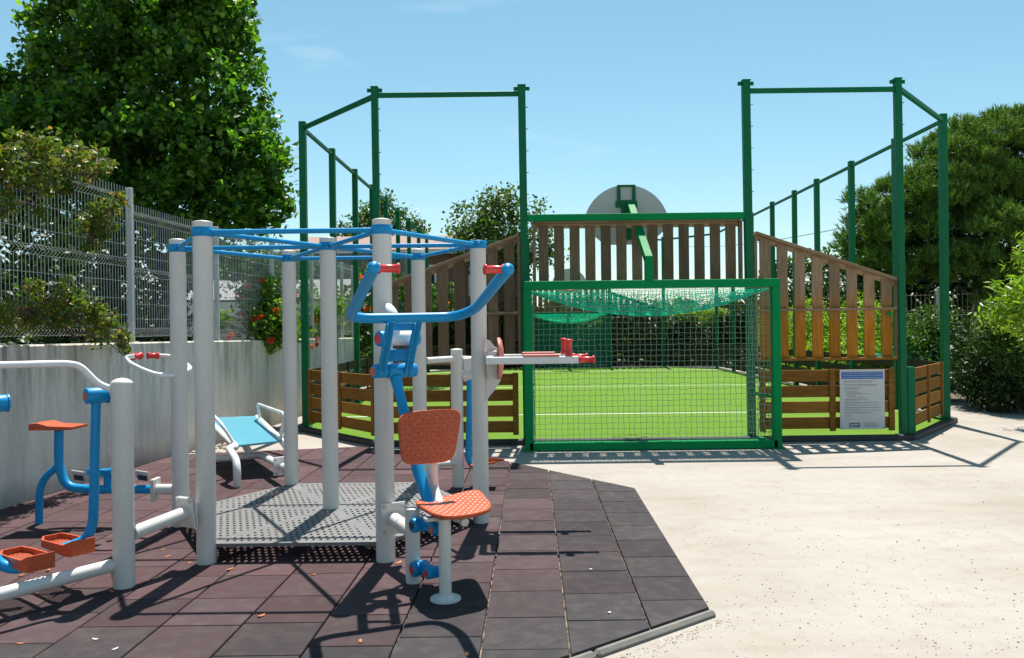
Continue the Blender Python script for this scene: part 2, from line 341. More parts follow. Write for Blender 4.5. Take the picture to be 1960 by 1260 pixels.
m = NT('sign_ink'); m.base((.10, .11, .12)); m.rough(.5); M['ink'] = m.m
m = NT('sign_header_letters'); m.base((.62, .68, .75)); m.rough(.5); M['letters'] = m.m
m = NT('sky_blue_board'); co = m.coord('Object'); n = m.noise(co, 3, 4); m.base(m.mix(n, (.07, .30, .42), (.12, .37, .46))); m.rough(.3); M['cyan'] = m.m
M['teal'] = paint('teal_table_top', (.10, .45, .40), (.2, .3, .28), .35, .3)
m = NT('backboard_white'); co = m.coord('Object'); n = m.noise(co, 5, 4); m.base(m.mix(n, (.40, .43, .42), (.48, .50, .48))); m.rough(.4); M['board'] = m.m
m = NT('pebble'); geo = m.n('NewGeometry'); m.base(m.ramp(geo.outputs['Random Per Island'], [(0, (.10, .07, .05)), (.6, (.3, .25, .2)), (1, (.62, .58, .52))])); m.rough(.9); M['pebble'] = m.m
m = NT('dark_soil'); co = m.coord('Object'); n = m.noise(co, 9, 6, .7); m.base(m.ramp(n, [(.35, (.05, .035, .022)), (.65, (.16, .12, .08)), (.75, (.3, .25, .18))])); m.rough(.95); m.bump(n, .8, .03); M['soil'] = m.m

# =============== ground, turf, rubber surface ===============
def sheet(name, poly, z, mat):
    b = MB(); b.add([(p[0], p[1], z) for p in poly], [tuple(range(len(poly)))]); return structure(b.build(name, mat))
sheet('ground', [(-400, -60), (400, -60), (400, 700), (-400, 700)], 0.0, M['sand'])
AX = math.tan(math.radians(1.2))                       # the court's long axis leans this much to the right
def CX(x, y): return x + AX * (y - 10.35)
Y0, Y1 = 10.35, 28.2; YS, YE = 12.0, 26.55
XL, XR = -3.12, 6.42; CM = (XL + XR) / 2
turf = [(CX(-1.75, Y0) , Y0 - .1), (CX(5.08, Y0), Y0 - .1), (CX(XR + .12, YS), YS), (CX(XR + .12, YE), YE), (CX(5.05, Y1), Y1 + .1), (CX(-1.75, Y1), Y1 + .1), (CX(XL - .12, YE), YE), (CX(XL - .12, YS), YS)]
sheet('sports_turf', turf, 0.05, M['turf'])
b = MB()
for i in range(len(turf)):
    p, q = V((*turf[i], .035)), V((*turf[(i + 1) % len(turf)], .035)); d = (q - p).normalized() * .03
    b.beam(p - d, q + d, .10, .075, ch=.012)
ke = structure(b.build('turf_edging', M['dark']))
b = MB()
def ln(x0, y0, x1, y1, w_=.06):
    a, c = V((CX(x0, y0), y0, 0)), V((CX(x1, y1), y1, 0)); d = (c - a).normalized() * w_ / 2; n = V((-d.y, d.x, 0))
    b.add([(a + n - d) + V((0, 0, .0545)), (a - n - d) + V((0, 0, .0545)), (c - n + d) + V((0, 0, .0545)), (c + n + d) + V((0, 0, .0545))], [(0, 1, 2, 3)])
ln(XL, 13.25, XR, 13.25); ln(XL, 19.3, XR, 19.3); ln(XL, 26.0, XR, 26.0, .07)
structure(b.build('turf_lines', M['line']))
soilp = [(CX(7.3, 12) + .9, 15.2), (8.6, 14.2), (11, 12.9), (16, 12.2), (30, 12.0), (30, 40), (7.6, 40)]
sheet('planting_bed', soilp, 0.004, M['soil'])

def clip(poly, cl):      # Sutherland-Hodgman, cl counter-clockwise and convex
    for i in range(len(cl)):
        a, c = cl[i], cl[(i + 1) % len(cl)]; out = []
        ins = lambda p: (c[0] - a[0]) * (p[1] - a[1]) - (c[1] - a[1]) * (p[0] - a[0]) >= 0
        for j in range(len(poly)):
            p, q = poly[j - 1], poly[j]; ip, iq = ins(p), ins(q)
            if ip != iq:
                dx, dy = q[0] - p[0], q[1] - p[1]; ex, ey = c[0] - a[0], c[1] - a[1]
                t = ((a[0] - p[0]) * ey - (a[1] - p[1]) * ex) / (dx * ey - dy * ex); out.append((p[0] + t * dx, p[1] + t * dy))
            if iq: out.append(q)
        poly = out
        if not poly: return []
    return poly
v1, v2, v3 = G(1215, 935, .03), G(1357, 1163, .03), G(1085, 1256, .03)
dk = (v3 - v2).normalized()
mat_poly = [(v1.x, v1.y), (-.166, 8.95), (-1.95, 10.05), (-2.6, 9.9), (-4.0, 9.6), (-4.33, 6.6), (-4.75, 2.6), (-4.75, 1.0), ((v2 + dk * 4.2).x, (v2 + dk * 4.2).y), (v3.x, v3.y), (v2.x, v2.y)]
mp_ccw = mat_poly[:]
if sum((mp_ccw[i - 1][0] * mp_ccw[i][1] - mp_ccw[i][0] * mp_ccw[i - 1][1]) for i in range(len(mp_ccw))) < 0: mp_ccw.reverse()
sheet('joint_bed', mp_ccw, 0.012, M['joint'])
b = MB(); tints = []; T = .405; jo = .0035
for ci in range(-14, 5):
    off = rng.uniform(0, T)
    x0 = -.045 + ci * T
    for rj in range(-2, 26):
        y0 = 1.0 + rj * T + off; g = jo + .0015
        sq = [(x0 + g, y0 + jo), (x0 + T - g, y0 + jo), (x0 + T - g, y0 + T - jo), (x0 + g, y0 + T - jo)]
        sk = AX * 1.15
        sq = [(p[0] + sk * (p[1] - 8.4), p[1]) for p in sq]
        pl = clip(sq, mp_ccw)
        if len(pl) < 3: continue
        ar = abs(sum(pl[i - 1][0] * pl[i][1] - pl[i][0] * pl[i - 1][1] for i in range(len(pl)))) / 2
        if ar < .0015: continue
        cx, cy = sum(p[0] for p in pl) / len(pl), sum(p[1] for p in pl) / len(pl)
        top = .032 + rng.uniform(-.0012, .0012); ins = .004; k = len(pl)
        inn = [(p[0] + (cx - p[0]) * ins / max(.05, math.hypot(cx - p[0], cy - p[1])), p[1] + (cy - p[1]) * ins / max(.05, math.hypot(cx - p[0], cy - p[1]))) for p in pl]
        vs = [(p[0], p[1], .002) for p in pl] + [(p[0], p[1], top - .004) for p in pl] + [(p[0], p[1], top) for p in inn]
        fs = [tuple(range(2 * k, 3 * k))]
        for i in range(k):
            j = (i + 1) % k; fs += [(i, j, k + j, k + i), (k + i, k + j, 2 * k + j, 2 * k + i)]
        b.add(vs, fs)
        red = 1.0 - .75 * max(0, (cx + .75) / 1.2) - .85 * max(0, (4.75 - cy) / 1.2)
        tints += [(max(0, min(1, red)) * .9 + rng.uniform(-.15, .15), rng.uniform(0, 1), 0, 1)] * len(vs)
ob = structure(b.build('rubber_safety_surface', M['rubber']))
ca = ob.data.color_attributes.new('tint', 'FLOAT_COLOR', 'POINT'); ca.data.foreach_set('color', np.array(tints, dtype=np.float32).ravel())
b = MB()
e0, e1 = V((v2.x, v2.y, .012)), V((v2.x, v2.y, .012)) + V((dk.x, dk.y, 0)) * 4.2; nn = V((-dk.y, dk.x, 0)); nn = nn if nn.y < 0 else -nn
for i in range(5):
    a = e0 + (e1 - e0) * (i / 5) + nn * .032; c = e0 + (e1 - e0) * ((i + 1) / 5) + nn * .032; d = (c - a).normalized() * .002
    b.beam(a + d + V((0, 0, -.012)), c - d + V((0, 0, -.012)), .05, .06, ch=.016)
structure(b.build('kerb_edging', M['kerb']))

# =============== hexagonal climbing station ===============
HC = V((-1.385, 6.08, 0)); HR = 1.135
hexa = {k: HC + V((HR * math.cos(math.radians(a)), HR * math.sin(math.radians(a)), 0)) for k, a in dict(A=240, B=300, C=0, D=60, E=120, F=180).items()}
hexa['O'] = HC.copy()
def post(name, p, r, h, z0=0.0, parent=None, dome=.012, mat='grey', collar=None):
    b = MB(); x, y = p[0], p[1]
    prof = [(z0, r), (h - dome - .01, r), (h - dome - .003, r * 1.03), (h - dome, r * 1.03), (h - dome * .5, r * .8), (h - dome * .12, r * .4), (h, .001)]
    b.tube([(x, y, z) for z, _ in prof], [q for _, q in prof], 28); b.tube([(x, y, z0), (x, y, z0 + .001)], [r, r], 28)
    o = b.build(name, M[mat], parent)
    if collar:
        c = MB(); c.tube([(x, y, collar - .03), (x, y, collar - .027), (x, y, collar + .027), (x, y, collar + .03)], [r, r + .006, r + .006, r], 28, caps=False)
        c.box((x + .01, y - r - .012, collar), (.022, .014, .03), ch=.003)
        c.build('collar', M['blue'], o)
    return o
st = thing('climbing_station', HC, 'hexagonal grey post frame with blue overhead bars round a perforated deck', 'climbing frame')
for k in 'ABCDEF': post('post', hexa[k], .0605, 2.2 if k != 'C' else 2.16, parent=st, collar=2.125)
post('post', hexa['O'], .0605, 2.2, .15, st, collar=2.125)
prs = [('A', 'B'), ('B', 'C'), ('C', 'D'), ('D', 'E'), ('E', 'F'), ('F', 'A')] + [('O', k) for k in 'ABCDEF']
for a, c in prs:
    b = MB(); p, q = hexa[a] + V((0, 0, 2.125)), hexa[c] + V((0, 0, 2.125)); d = (q - p).normalized() * .058
    b.tube([p + d, q - d], .0165, 14); b.build('overhead_bar', M['blue'], st)
b = MB(); o = HC + V((0, 0, .15)); order = 'ABCDEF'
for i in range(6):
    P, Q = hexa[order[i]] + V((0, 0, .15)), hexa[order[(i + 1) % 6]] + V((0, 0, .15)); ctr = (o + P + Q) / 3
    inn = [q + (ctr - q) * .105 for q in (o, P, Q)]; n0 = len(b.v)
    b.add(inn, [(0, 1, 2)])
    for k_, q in enumerate(inn): b.uv[n0 + k_] = ((q - o).x, (q - o).y)
    outer = [o, P, Q]
    for k_ in range(3):
        j = (k_ + 1) % 3; b.add([outer[k_], outer[j], inn[j], inn[k_]], [(0, 1, 2, 3)], mi=1)
    b.add([P, Q, Q - V((0, 0, .022)), P - V((0, 0, .022))], [(0, 1, 2, 3)], mi=1)
    e = (ctr - (P + Q) / 2).normalized() * .12; b.beam(P + e * 1.3 - V((0, 0, .04)), Q + e * 1.3 - V((0, 0, .04)), .03, .04, mi=1)
b.build('deck', [M['deckP'], M['deck']], st)

def flange(b, c, n, w_=.15, h_=.19, t=.012, up=V((0, 0, 1)), bolts=True, mi=0, ml=1):
    c, n = V(c), V(n).normalized(); x = n.cross(up).normalized(); z = x.cross(n); R = Matrix((x, n, z)).transposed()
    b.box(c, (w_, t, h_), R, mi, ch=.004)
    if bolts:
        for sx in (-1, 1):
            for sz in (-1, 1):
                p = c + x * sx * (w_ / 2 - .022) + z * sz * (h_ / 2 - .022); b.cyl(p - n * (t / 2 + .009), p + n * (t / 2 + .012), .011, 10, ml, bev=.003)

def shell(b, cs, curve=0.0, rnd=.3, th=.022, NX=22, rim=1, lip=.0, metric=(.4, .35)):
    """curved rounded panel stretched between four corners (bl, fl, fr, br)"""
    bl, fl, fr, br = [V(c) for c in cs]; nrm = (fr - bl).cross(br - fl).normalized()
    if nrm.z < 0 and abs(nrm.z) > .3: nrm = -nrm
    N = 64; rings = [0, .25, .5, .7, .85, .95, 1.0]
    def pt(u, v_, z):
        return (bl * (1 - u) * (1 - v_) + fl * (1 - u) * v_ + fr * u * v_ + br * u * (1 - v_)) + nrm * z
    def outl(a):
        c, s_ = math.cos(a), math.sin(a); k = 1 / (abs(c) ** (2 / rnd) + abs(s_) ** (2 / rnd)) ** (rnd / 2); return c * k, s_ * k
    n0 = len(b.v); vs = []; uvs = []
    for ri, r in enumerate(rings):
        for k in range(N):
            x, y = outl(2 * math.pi * k / N); x *= r; y *= r; z = curve * (x * x) + lip * (r ** 6)
            vs.append(pt(.5 + x / 2, .5 + y / 2, z)); uvs.append(((x / 2) * metric[0], (y / 2) * metric[1]))
    fs = []
    for ri in range(len(rings) - 1):
        for k in range(N):
            j = (k + 1) % N
            if ri == 0: fs.append((k, N + j, N + k)) if False else fs.append((k, j, N + j, N + k))
            else: fs.append((ri * N + k, ri * N + j, (ri + 1) * N + j, (ri + 1) * N + k))
    b.add(vs, fs[:N * 5], True, 0)
    for i_, q in enumerate(uvs): b.uv[n0 + i_] = q
    last, pre = vs[-N:], vs[-2 * N:-N]
    low = [p - nrm * th for p in last]; lowi = [p - nrm * (th * .9) for p in pre]
    b.add(pre + last + low + lowi, [(q * N + k, q * N + (k + 1) % N, (q + 1) * N + (k + 1) % N, (q + 1) * N + k) for q in range(3) for k in range(N)], True, rim)
    return nrm
def grip(b, a, c, r=.019, mi=0):
    a, c = V(a), V(c); d = c - a; b.tube([a, a + d * .03, a + d * .1, a + d * .16, a + d * .5, a + d * .84, a + d * .9, a + d * .97, c], [r * .9, r * 1.45, r * 1.45, r, r * 1.08, r, r * 1.45, r * 1.45, r * .8], 16, mi=mi)

# =============== seated press machine (on the front right post) ===============
Bp = hexa['B']
pm = thing('shoulder_press_machine', G(820, 1140), 'seated press machine with blue U handlebar and two perforated orange panels', 'exercise machine')
b = MB(); b.tube([W(738, 612, 5.06), W(741, 588, 4.97), W(752, 600, 4.85), W(757, 640, 4.86)], .032, 16, fil=.04); b.build('support_arm', M['white'], pm)
b = MB(); b.cyl(W(742, 648, 4.83), W(786, 647, 4.93), .045, 24, bev=.004); sl_ = b.build('pivot_sleeve', M['white'], pm)
b = MB(); b.cyl(W(786, 647, 4.93), W(800, 646, 4.96), .047, 24, bev=.008); b.build('pivot_cap', M['blue'], pm)
b = MB(); b.cyl(W(724, 649, 4.78), W(742, 648, 4.83), .047, 24, bev=.008)
pc = b.build('pivot_cap', M['blue'], pm); b = MB(); b.cyl(W(723.2, 649, 4.776), W(724.5, 649, 4.781), .029, 18); b.build('end_cap', M['red'], pc)
b = MB()
for (xa, xb, dy) in ((745, 727, -.06), (797, 777, .06)):
    b.beam(W(xa, 612, 4.60 + dy), W(xb, 712, 4.95 + dy), .014, .085, up=(0, 1, .3), ch=.004)
    b.beam(W(xa, 612, 4.60 + dy) + V((.012, 0, 0)), W(xb, 712, 4.95 + dy) + V((.012, 0, 0)), .05, .03, up=(0, 1, .3), ch=.006)
b.beam(W(738, 680, 4.9), W(788, 680, 4.9), .02, .075, ch=.004)
b.beam(W(752, 625, 4.68), W(796, 625, 4.68), .02, .045, ch=.004)
b.build('yoke', M['blue'], pm)
b = MB(); b.cyl(W(740, 710, 4.93), W(776, 709, 5.01), .046, 24, bev=.006); b.cyl(W(715, 711, 4.87), W(738, 710, 4.925), .043, 24, bev=.006); b.cyl(W(778, 709, 5.015), W(795, 708, 5.05), .043, 24, bev=.006)
hb = b.build('hub', M['blue'], pm); b = MB(); b.cyl(W(714.2, 711, 4.866), W(715.5, 711, 4.872), .026, 18); b.build('end_cap', M['orange_cap'], hb)
b = MB(); b.tube([W(757, 722, 4.95), W(764, 750, 4.93), W(783, 830, 4.84), W(800, 900, 4.76), W(823, 968, 4.62)], [.038, .030, .034, .036, .034], 16); b.build('push_rod', M['blue'], pm)
b = MB(); b.tube([W(716, 513, 3.75), W(670, 606, 4.47), W(700, 610, 4.52), W(872, 607, 4.70), W(910, 592, 4.55), W(972, 516, 3.93)], .0285, 18, fil=.09)
for p in (W(716, 513, 3.75), W(972, 516, 3.93)):
    b.tube([p + V((0, 0, -.001)), p + V((0, -.012, .003)), p + V((0, -.022, .006)), p + V((0, -.03, .008))], [.031, .030, .022, .001], 18)
hnd = b.build('handlebar', M['blue'], pm)
for a, c in (((722, 514, 3.78), (765, 514, 3.82)), ((966, 516, 3.95), (926, 516, 3.91))):
    b = MB(); grip(b, W(*a), W(*c), .0185); b.build('grip', M['red'], hnd)
# lower linkage
sp_ = G(791, 1125); sp2 = G(853, 1160)
post('short_post', sp_, .0425, .465, parent=pm, dome=.006)
b = MB(); b.tube([(sp2.x, sp2.y, 0.035), (sp2.x, sp2.y, .045)], .083, 28); o_ = post('seat_post', sp2, .0335, .475, parent=pm, dome=.004)
b.tube([(sp2.x, sp2.y, .045), (sp2.x, sp2.y, .06)], [.05, .036], 28); b.build('foot_plate', M['grey'], o_)
b = MB(); q = W(789, 1018, 4.75); b.tube([Bp + V((.05, -.05, .315)), q], .041, 20); m1 = Bp + V((.05, -.05, .315)); b.tube([m1.lerp(q, .45), m1.lerp(q, .5)], .0435, 20)
d = (q - m1).normalized(); flange(b, m1 + d * .02, d, .16, .2); b.build('connecting_tube', [M['grey'], M['galv']], pm)
for (pa, pb, yy) in (((803, 1004), (838, 1012), 4.60), ((803, 1088), (828, 1096), 4.60)):
    ux = V((-.82, -.57, 0)); a, c = W(*pa, yy), W(pb[0], pb[1], yy - .16); b = MB()
    b.cyl(a - ux * .05, a + ux * .05, .041, 22, bev=.006); b.cyl(a + ux * .022, a + ux * .03, .043, 22); b.cyl(c - ux * .035, c + ux * .04, .032, 22, bev=.005)
    b.beam(a - ux * .01, c - ux * .01, .035, .055, ch=.006); b.beam(a + ux * .0 + V((0, 0, .03)), V((sp2.x, sp2.y + .04, c.z + .01)), .03, .03, ch=.005)
    lk = b.build('link_arm', M['blue'], pm)
    for (q, r_, x_) in ((a, .024, .0505), (c, .020, .0405)):
        b = MB(); b.cyl(q + ux * (x_ - .002), q + ux * (x_ + .004), r_, 16); b.build('end_cap', M['red'] if pa[1] > 1050 else M['dark' if r_ == .024 else 'orange_cap'], lk)
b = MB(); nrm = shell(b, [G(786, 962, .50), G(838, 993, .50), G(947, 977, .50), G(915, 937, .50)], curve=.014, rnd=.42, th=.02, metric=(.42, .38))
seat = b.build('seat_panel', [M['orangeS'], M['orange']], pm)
b = MB(); b.beam((sp2.x - .11, sp2.y + .02, .463), (sp2.x + .12, sp2.y + .12, .463), .06, .02, ch=.004)
q = V((sp2.x + .10, sp2.y + .02, .452)); b.cyl(q, q + V((.012, -.02, -.004)), .024, 20, bev=.004); b.cyl(q + V((-.05, .06, 0)), q, .017, 16); b.build('seat_bracket', M['grey'], pm)
b = MB(); shell(b, [W(763, 789, 4.62), W(773, 891, 4.53), W(871, 883, 4.72), W(888, 781, 4.82)], curve=-.02, rnd=.36, th=.02, lip=.004, metric=(.38, .32))
b.build('backrest_panel', [M['orangeP'], M['orange']], pm)
b = MB(); b.tube([W(828, 850, 4.76), W(828, 905, 4.80), W(830, 935, 4.82), (sp2.x - .03, sp2.y + .22, .44), (sp2.x, sp2.y + .03, .42)], .031, 18, fil=.08); b.build('backrest_stem', M['grey'], pm)

# =============== dip station (right post) ===============
Cp = hexa['C']
dp = thing('dip_station', Cp, 'pair of parallel grey arms with red pads and grips on the rightmost hexagon post', 'exercise machine')
b = MB()
prof = [(-.225, 1.41), (-.20, 1.40), (-.165, 1.355), (-.12, 1.335), (-.12, 1.10), (-.165, 1.03), (-.20, .99), (-.225, .95)]
for yy in (Cp.y - .05, Cp.y + .05): b.plate([(x_ + .03, yy, z_) for x_, z_ in prof], (0, 1, 0), .008)
b.box((-.145, Cp.y, 1.22), (.08, .14, .22), ch=.01); b.build('bracket', M['grey'], dp)
b = MB(); N = 30
for k in range(1):
    pr = []
    for i in range(N):
        a = 2 * math.pi * i / N; c_, s_ = math.cos(a), math.sin(a); kk = 1 / (abs(c_) ** 3 + abs(s_) ** 3) ** (1 / 3); pr.append((.22 * c_ * kk, .155 * s_ * kk))
    xs = [(-.115, .9), (-.118, 1.0), (-.098, 1.0), (-.088, .86), (-.084, .5), (-.082, .02)]
    vs = []
    for x_, f in xs:
        for (y_, z_) in pr: vs.append((x_ + .06 * (z_ * f / .155) ** 2 * -.25 + .02, Cp.y - .03 + y_ * f, 1.268 + z_ * f))
    b.add(vs, [(q * N + i, q * N + (i + 1) % N, (q + 1) * N + (i + 1) % N, (q + 1) * N + i) for q in range(len(xs) - 1) for i in range(N)] + [tuple(range(N))], True)
b.build('back_pad', M['pinkpad'], dp)
b = MB(); b.beam((-.165, 5.74, 1.262), (-.165, 6.34, 1.262), .05, .055, ch=.005); b.build('cross_beam', M['white'], dp)
for yy in (5.76, 6.30):
    b = MB(); b.beam((-.165, yy, 1.262), (.475, yy, 1.262), .05, .053, ch=.006); am = b.build('arm_beam', M['white'], dp)
    b = MB(); b.beam((.075, yy, 1.296), (.335, yy, 1.296), .06, .017, ch=.005); b.build('arm_pad', M['pinkpad'], am)
    b = MB(); grip(b, (.405, yy, 1.288), (.405, yy, 1.41), .021); b.build('grip', M['red'], am)
    b = MB(); grip(b, (.474, yy, 1.262), (.59, yy, 1.262), .021); b.build('grip', M['red'], am)

# =============== leg swing machine (behind) ===============
sw = thing('leg_swing_machine', G(877, 938), 'grey post with a hanging blue bar and orange foot plate behind the seated press', 'exercise machine')
q = G(877, 938); post('post', q, .056, 1.31, parent=sw, dome=.01)
b = MB(); b.tube([(-.76, 7.12, 1.215), (-.33, 7.62, 1.215)] if False else [hexa['D'] + V((.06, 0, 1.215)), (q.x, q.y, 1.215), W(906, 688, 7.5)], .029, 16); 
b.beam((q.x + .06, q.y, 1.14), W(905, 700, 7.46), .03, .16, ch=.01); b.cyl(W(886, 722, 7.46), W(907, 716, 7.46), .05, 18); b.build('crossarm', M['grey'], sw)
b = MB(); b.tube([W(899, 720, 7.46), W(899, 800, 7.46), W(896, 880, 7.46), W(906, 893, 7.44)], .030, 14, fil=.05); b.build('swing_bar', M['blue'], sw)
b = MB(); b.beam(W(900, 890, 7.44), W(950, 882, 7.42), .2, .02, ch=.005)
b.plate([W(905, 893, 7.35), W(965, 882, 7.35), W(966, 879, 7.35), W(935, 876, 7.35), W(905, 877, 7.35)], (0, 1, 0), .012); b.build('foot_plate', M['orange'], sw)
b = MB(); b.tube([W(876, 886, 7.42), W(836, 889, 7.25), W(836, 902, 7.25)], .026, 14, fil=.05); b.build('rear_tube', M['grey'], sw)

# =============== ski walker (front left) ===============
Hq = G(238, 1133)
sk = thing('walker_machine', Hq, 'front left walking machine with a domed grey post, blue swing legs and orange trays', 'exercise machine')
post('post', Hq, .0595, 1.235, parent=sk, dome=.028)
b = MB(); b.tube([W(-70, 701, 4.1), W(120, 696, 4.48), W(152, 699, 4.54), W(190, 738, 4.6), W(228, 748, 4.64)], .0195, 14, fil=.12); b.build('handrail', M['white'], sk)
b = MB(); b.cyl(W(192, 755, 4.70), W(228, 750, 4.7), .032, 18); b.build('pivot_boss', M['galv'], sk)
def hub(px0, px1, py, yy, nm='pivot_hub'):
    c = W((px0 + px1) / 2, py, yy); ux = V((-.68, -.73, 0)); b = MB(); b.cyl(c - ux * .06, c + ux * .06, .046, 26, bev=.006); b.cyl(c - ux * .066, c - ux * .058, .05, 26); h = b.build(nm, M['blue'], sk)
    b = MB(); b.cyl(c + ux * .058, c + ux * .064, .024, 18); b.build('end_cap', M['orange_cap'], h)
hub(167, 202, 757, 4.66); hub(-30, 8, 773, 4.33)
b = MB(); b.tube([W(184, 770, 4.66), W(182, 850, 4.66), W(180, 960, 4.67), W(178, 1005, 4.68), W(163, 1036, 4.68), W(120, 1050, 4.62)], [.026, .030], 16, fil=.06); b.build('swing_leg', M['blue'], sk)
b = MB(); b.tube([W(-12, 785, 4.33), W(-22, 1040, 4.34), W(-5, 1080, 4.32), W(30, 1090, 4.34), W(60, 1080, 4.38)], [.03, .03], 16, fil=.08); b.build('swing_leg', M['blue'], sk)
def tray(c, yaw, tilt):
    b = MB(); R = Matrix.Rotation(yaw, 3, 'Z') @ Matrix.Rotation(tilt, 3, 'Y'); c = V(c); L, Wd = .39, .165
    b0 = len(b.v); cs = [c + R @ V((x * L / 2, y * Wd / 2, 0)) for x, y in ((-1, -1), (1, -1), (1, 1), (-1, 1))]
    out = [(-.5, -.32), (-.36, -.5), (.36, -.5), (.5, -.42), (.5, .42), (.36, .5), (-.36, .5), (-.5, .32)]
    hs_ = [.035, .03, .05, .075, .075, .05, .03, .035]
    k = 8; lo = [c + R @ V((x * L, y * Wd, -.01)) for x, y in out]; hi = [c + R @ V((x * L, y * Wd, h)) for (x, y), h in zip(out, hs_)]
    lii = [c + R @ V((x * (L - .022), y * (Wd - .022), .004)) for x, y in out]; hii = [c + R @ V((x * (L - .022), y * (Wd - .022), h)) for (x, y), h in zip(out, hs_)]
    b.add(lo + hi + hii + lii, [(r_ * k + i, r_ * k + (i + 1) % k, (r_ + 1) * k + (i + 1) % k, (r_ + 1) * k + i) for r_ in range(3) for i in range(k)], False, 1)
    n0 = len(b.v); b.add(lii, [tuple(range(k))], False, 0)
    for i, (x, y) in enumerate(out): b.uv[n0 + i] = (x * L, y * Wd)
    b.build('foot_tray', [M['orangeG'], M['orange']], sk)
tray(W(128, 1046, 4.64), math.radians(-38), 0.03); tray(W(50, 1074, 4.40), math.radians(-38), .03)
b = MB(); b.tube([W(232, 1078, 4.65), W(-90, 1162, 3.95)], .0375, 20); b.build('base_tube', M['grey'], sk)
b = MB(); p, q = V((Hq.x, Hq.y, .33)) + V((.04, .03, 0)), hexa['A'] + V((-.055, -.03, .38)); b.tube([p, q], .041, 20); d = (q - p).normalized(); flange(b, p.lerp(q, .83), d, .15, .19); flange(b, p.lerp(q, .87), d, .15, .19, bolts=False)
b.tube([p.lerp(q, .87), hexa['A'] + V((-.03, 0, .39))], .03, 16); b.build('connecting_tube', [M['grey'], M['galv']], sk)

# =============== seated pedal machine (left, by the wall) ===============
pb = thing('pedal_machine', G(75, 1010), 'blue tube pedal machine with a small orange saddle in front of the wall', 'exercise machine')
b = MB(); b.tube([G(75, 1010), W(75, 945, 6.18), W(84, 915, 6.18), W(110, 893, 6.18)], .0275, 16, fil=.12); b.build('leg', M['blue'], pb)
b = MB(); b.tube([W(113, 824, 6.18), W(112, 890, 6.18), W(126, 932, 6.16), W(165, 937, 6.15), W(292, 937, 6.1)], .033, 18, fil=.16); b.build('frame_tube', M['blue'], pb)
b = MB(); c = W(112, 816, 6.18)
vs = []
for (x_, z0_, z1_) in ((-.165, -.018, .03), (-.10, -.018, .036), (-.02, -.018, .012), (.10, -.018, .006), (.165, -.016, .004)):
    for y_ in (-.11, .11):
        vs += [c + V((x_, y_, z0_)), c + V((x_, y_, z1_))]
fs = []
for i in range(4):
    o_ = i * 4; fs += [(o_, o_ + 1, o_ + 5, o_ + 4), (o_ + 1, o_ + 3, o_ + 7, o_ + 5), (o_ + 3, o_ + 2, o_ + 6, o_ + 7), (o_ + 2, o_, o_ + 4, o_ + 6)]
fs += [(0, 2, 3, 1), (16, 17, 19, 18)]; b.add(vs, fs); b.build('saddle', M['orange'], pb)
b = MB(); b.tube([W(208, 935, 6.14), W(208, 906, 6.14)], .036, 16); b.cyl(W(196, 905, 6.2), W(218, 903, 6.08), .03, 18); b.build('crank_housing', M['blue'], pb)
b = MB(); b.beam(W(166, 903, 6.14), W(202, 906, 6.12), .02, .05, ch=.003); b.beam(W(212, 908, 6.12), W(252, 909, 6.14), .02, .035, ch=.003); cr = b.build('crank', M['blue'], pb)
for (x_, y_) in ((149, 909), (271, 909)):
    b = MB(); c = W(x_, y_, 6.1); R = Matrix.Rotation(.4, 3, 'Z') @ Matrix.Rotation(math.radians(-50), 3, 'X') @ Matrix.Rotation(math.radians(18), 3, 'Y'); b.box(c, (.09, .085, .012), R, ch=.003)
    b.box(c - V((0, -.02, .02)), (.07, .06, .02), R, mi=1)
    for u in (-.025, .0, .025):
        for v_ in (-.025, .0, .025):
            if (u == 0) == (v_ == 0): b.cyl(c + R @ V((u, v_, .005)), c + R @ V((u, v_, .0075)), .007, 8, 1)
    b.build('pedal', [M['steel'], M['dark']], pb)
b = MB(); p, q = W(296, 937, 6.1), hexa['F'] + V((-.05, .01, .30)); d = V((1, 0, 0)); flange(b, p, d, .13, .17); flange(b, p + d * .014, d, .13, .17, bolts=False); b.tube([p, V((q.x + .03, q.y, p.z))], .04, 18); b.build('mount', [M['grey'], M['galv']], pb)
hb_ = thing('looped_handlebar', hexa['F'], 'looped white handlebar with two red grips on the leftmost hexagon post', 'handlebar')
b = MB(); b.tube([W(258, 682, 6.02), W(240, 684, 6.0), W(247, 695, 5.97), W(275, 709, 5.92), W(300, 718, 5.93), W(333, 718, 6.03)], .0175, 14, fil=.07)
b.tube([W(300, 681, 6.28), W(325, 682, 6.3), W(350, 692, 6.24), W(366, 706, 6.15), W(352, 714, 6.08), W(335, 714, 6.05)], .0175, 14, fil=.06)
hq = b.build('bar', M['white'], hb_)
for a, c in ((W(253, 683, 6.02), W(269, 681, 6.12)), (W(282, 681, 6.2), W(303, 681, 6.26))):
    b = MB(); grip(b, a, c, .02); b.build('grip', M['red'], hb_)

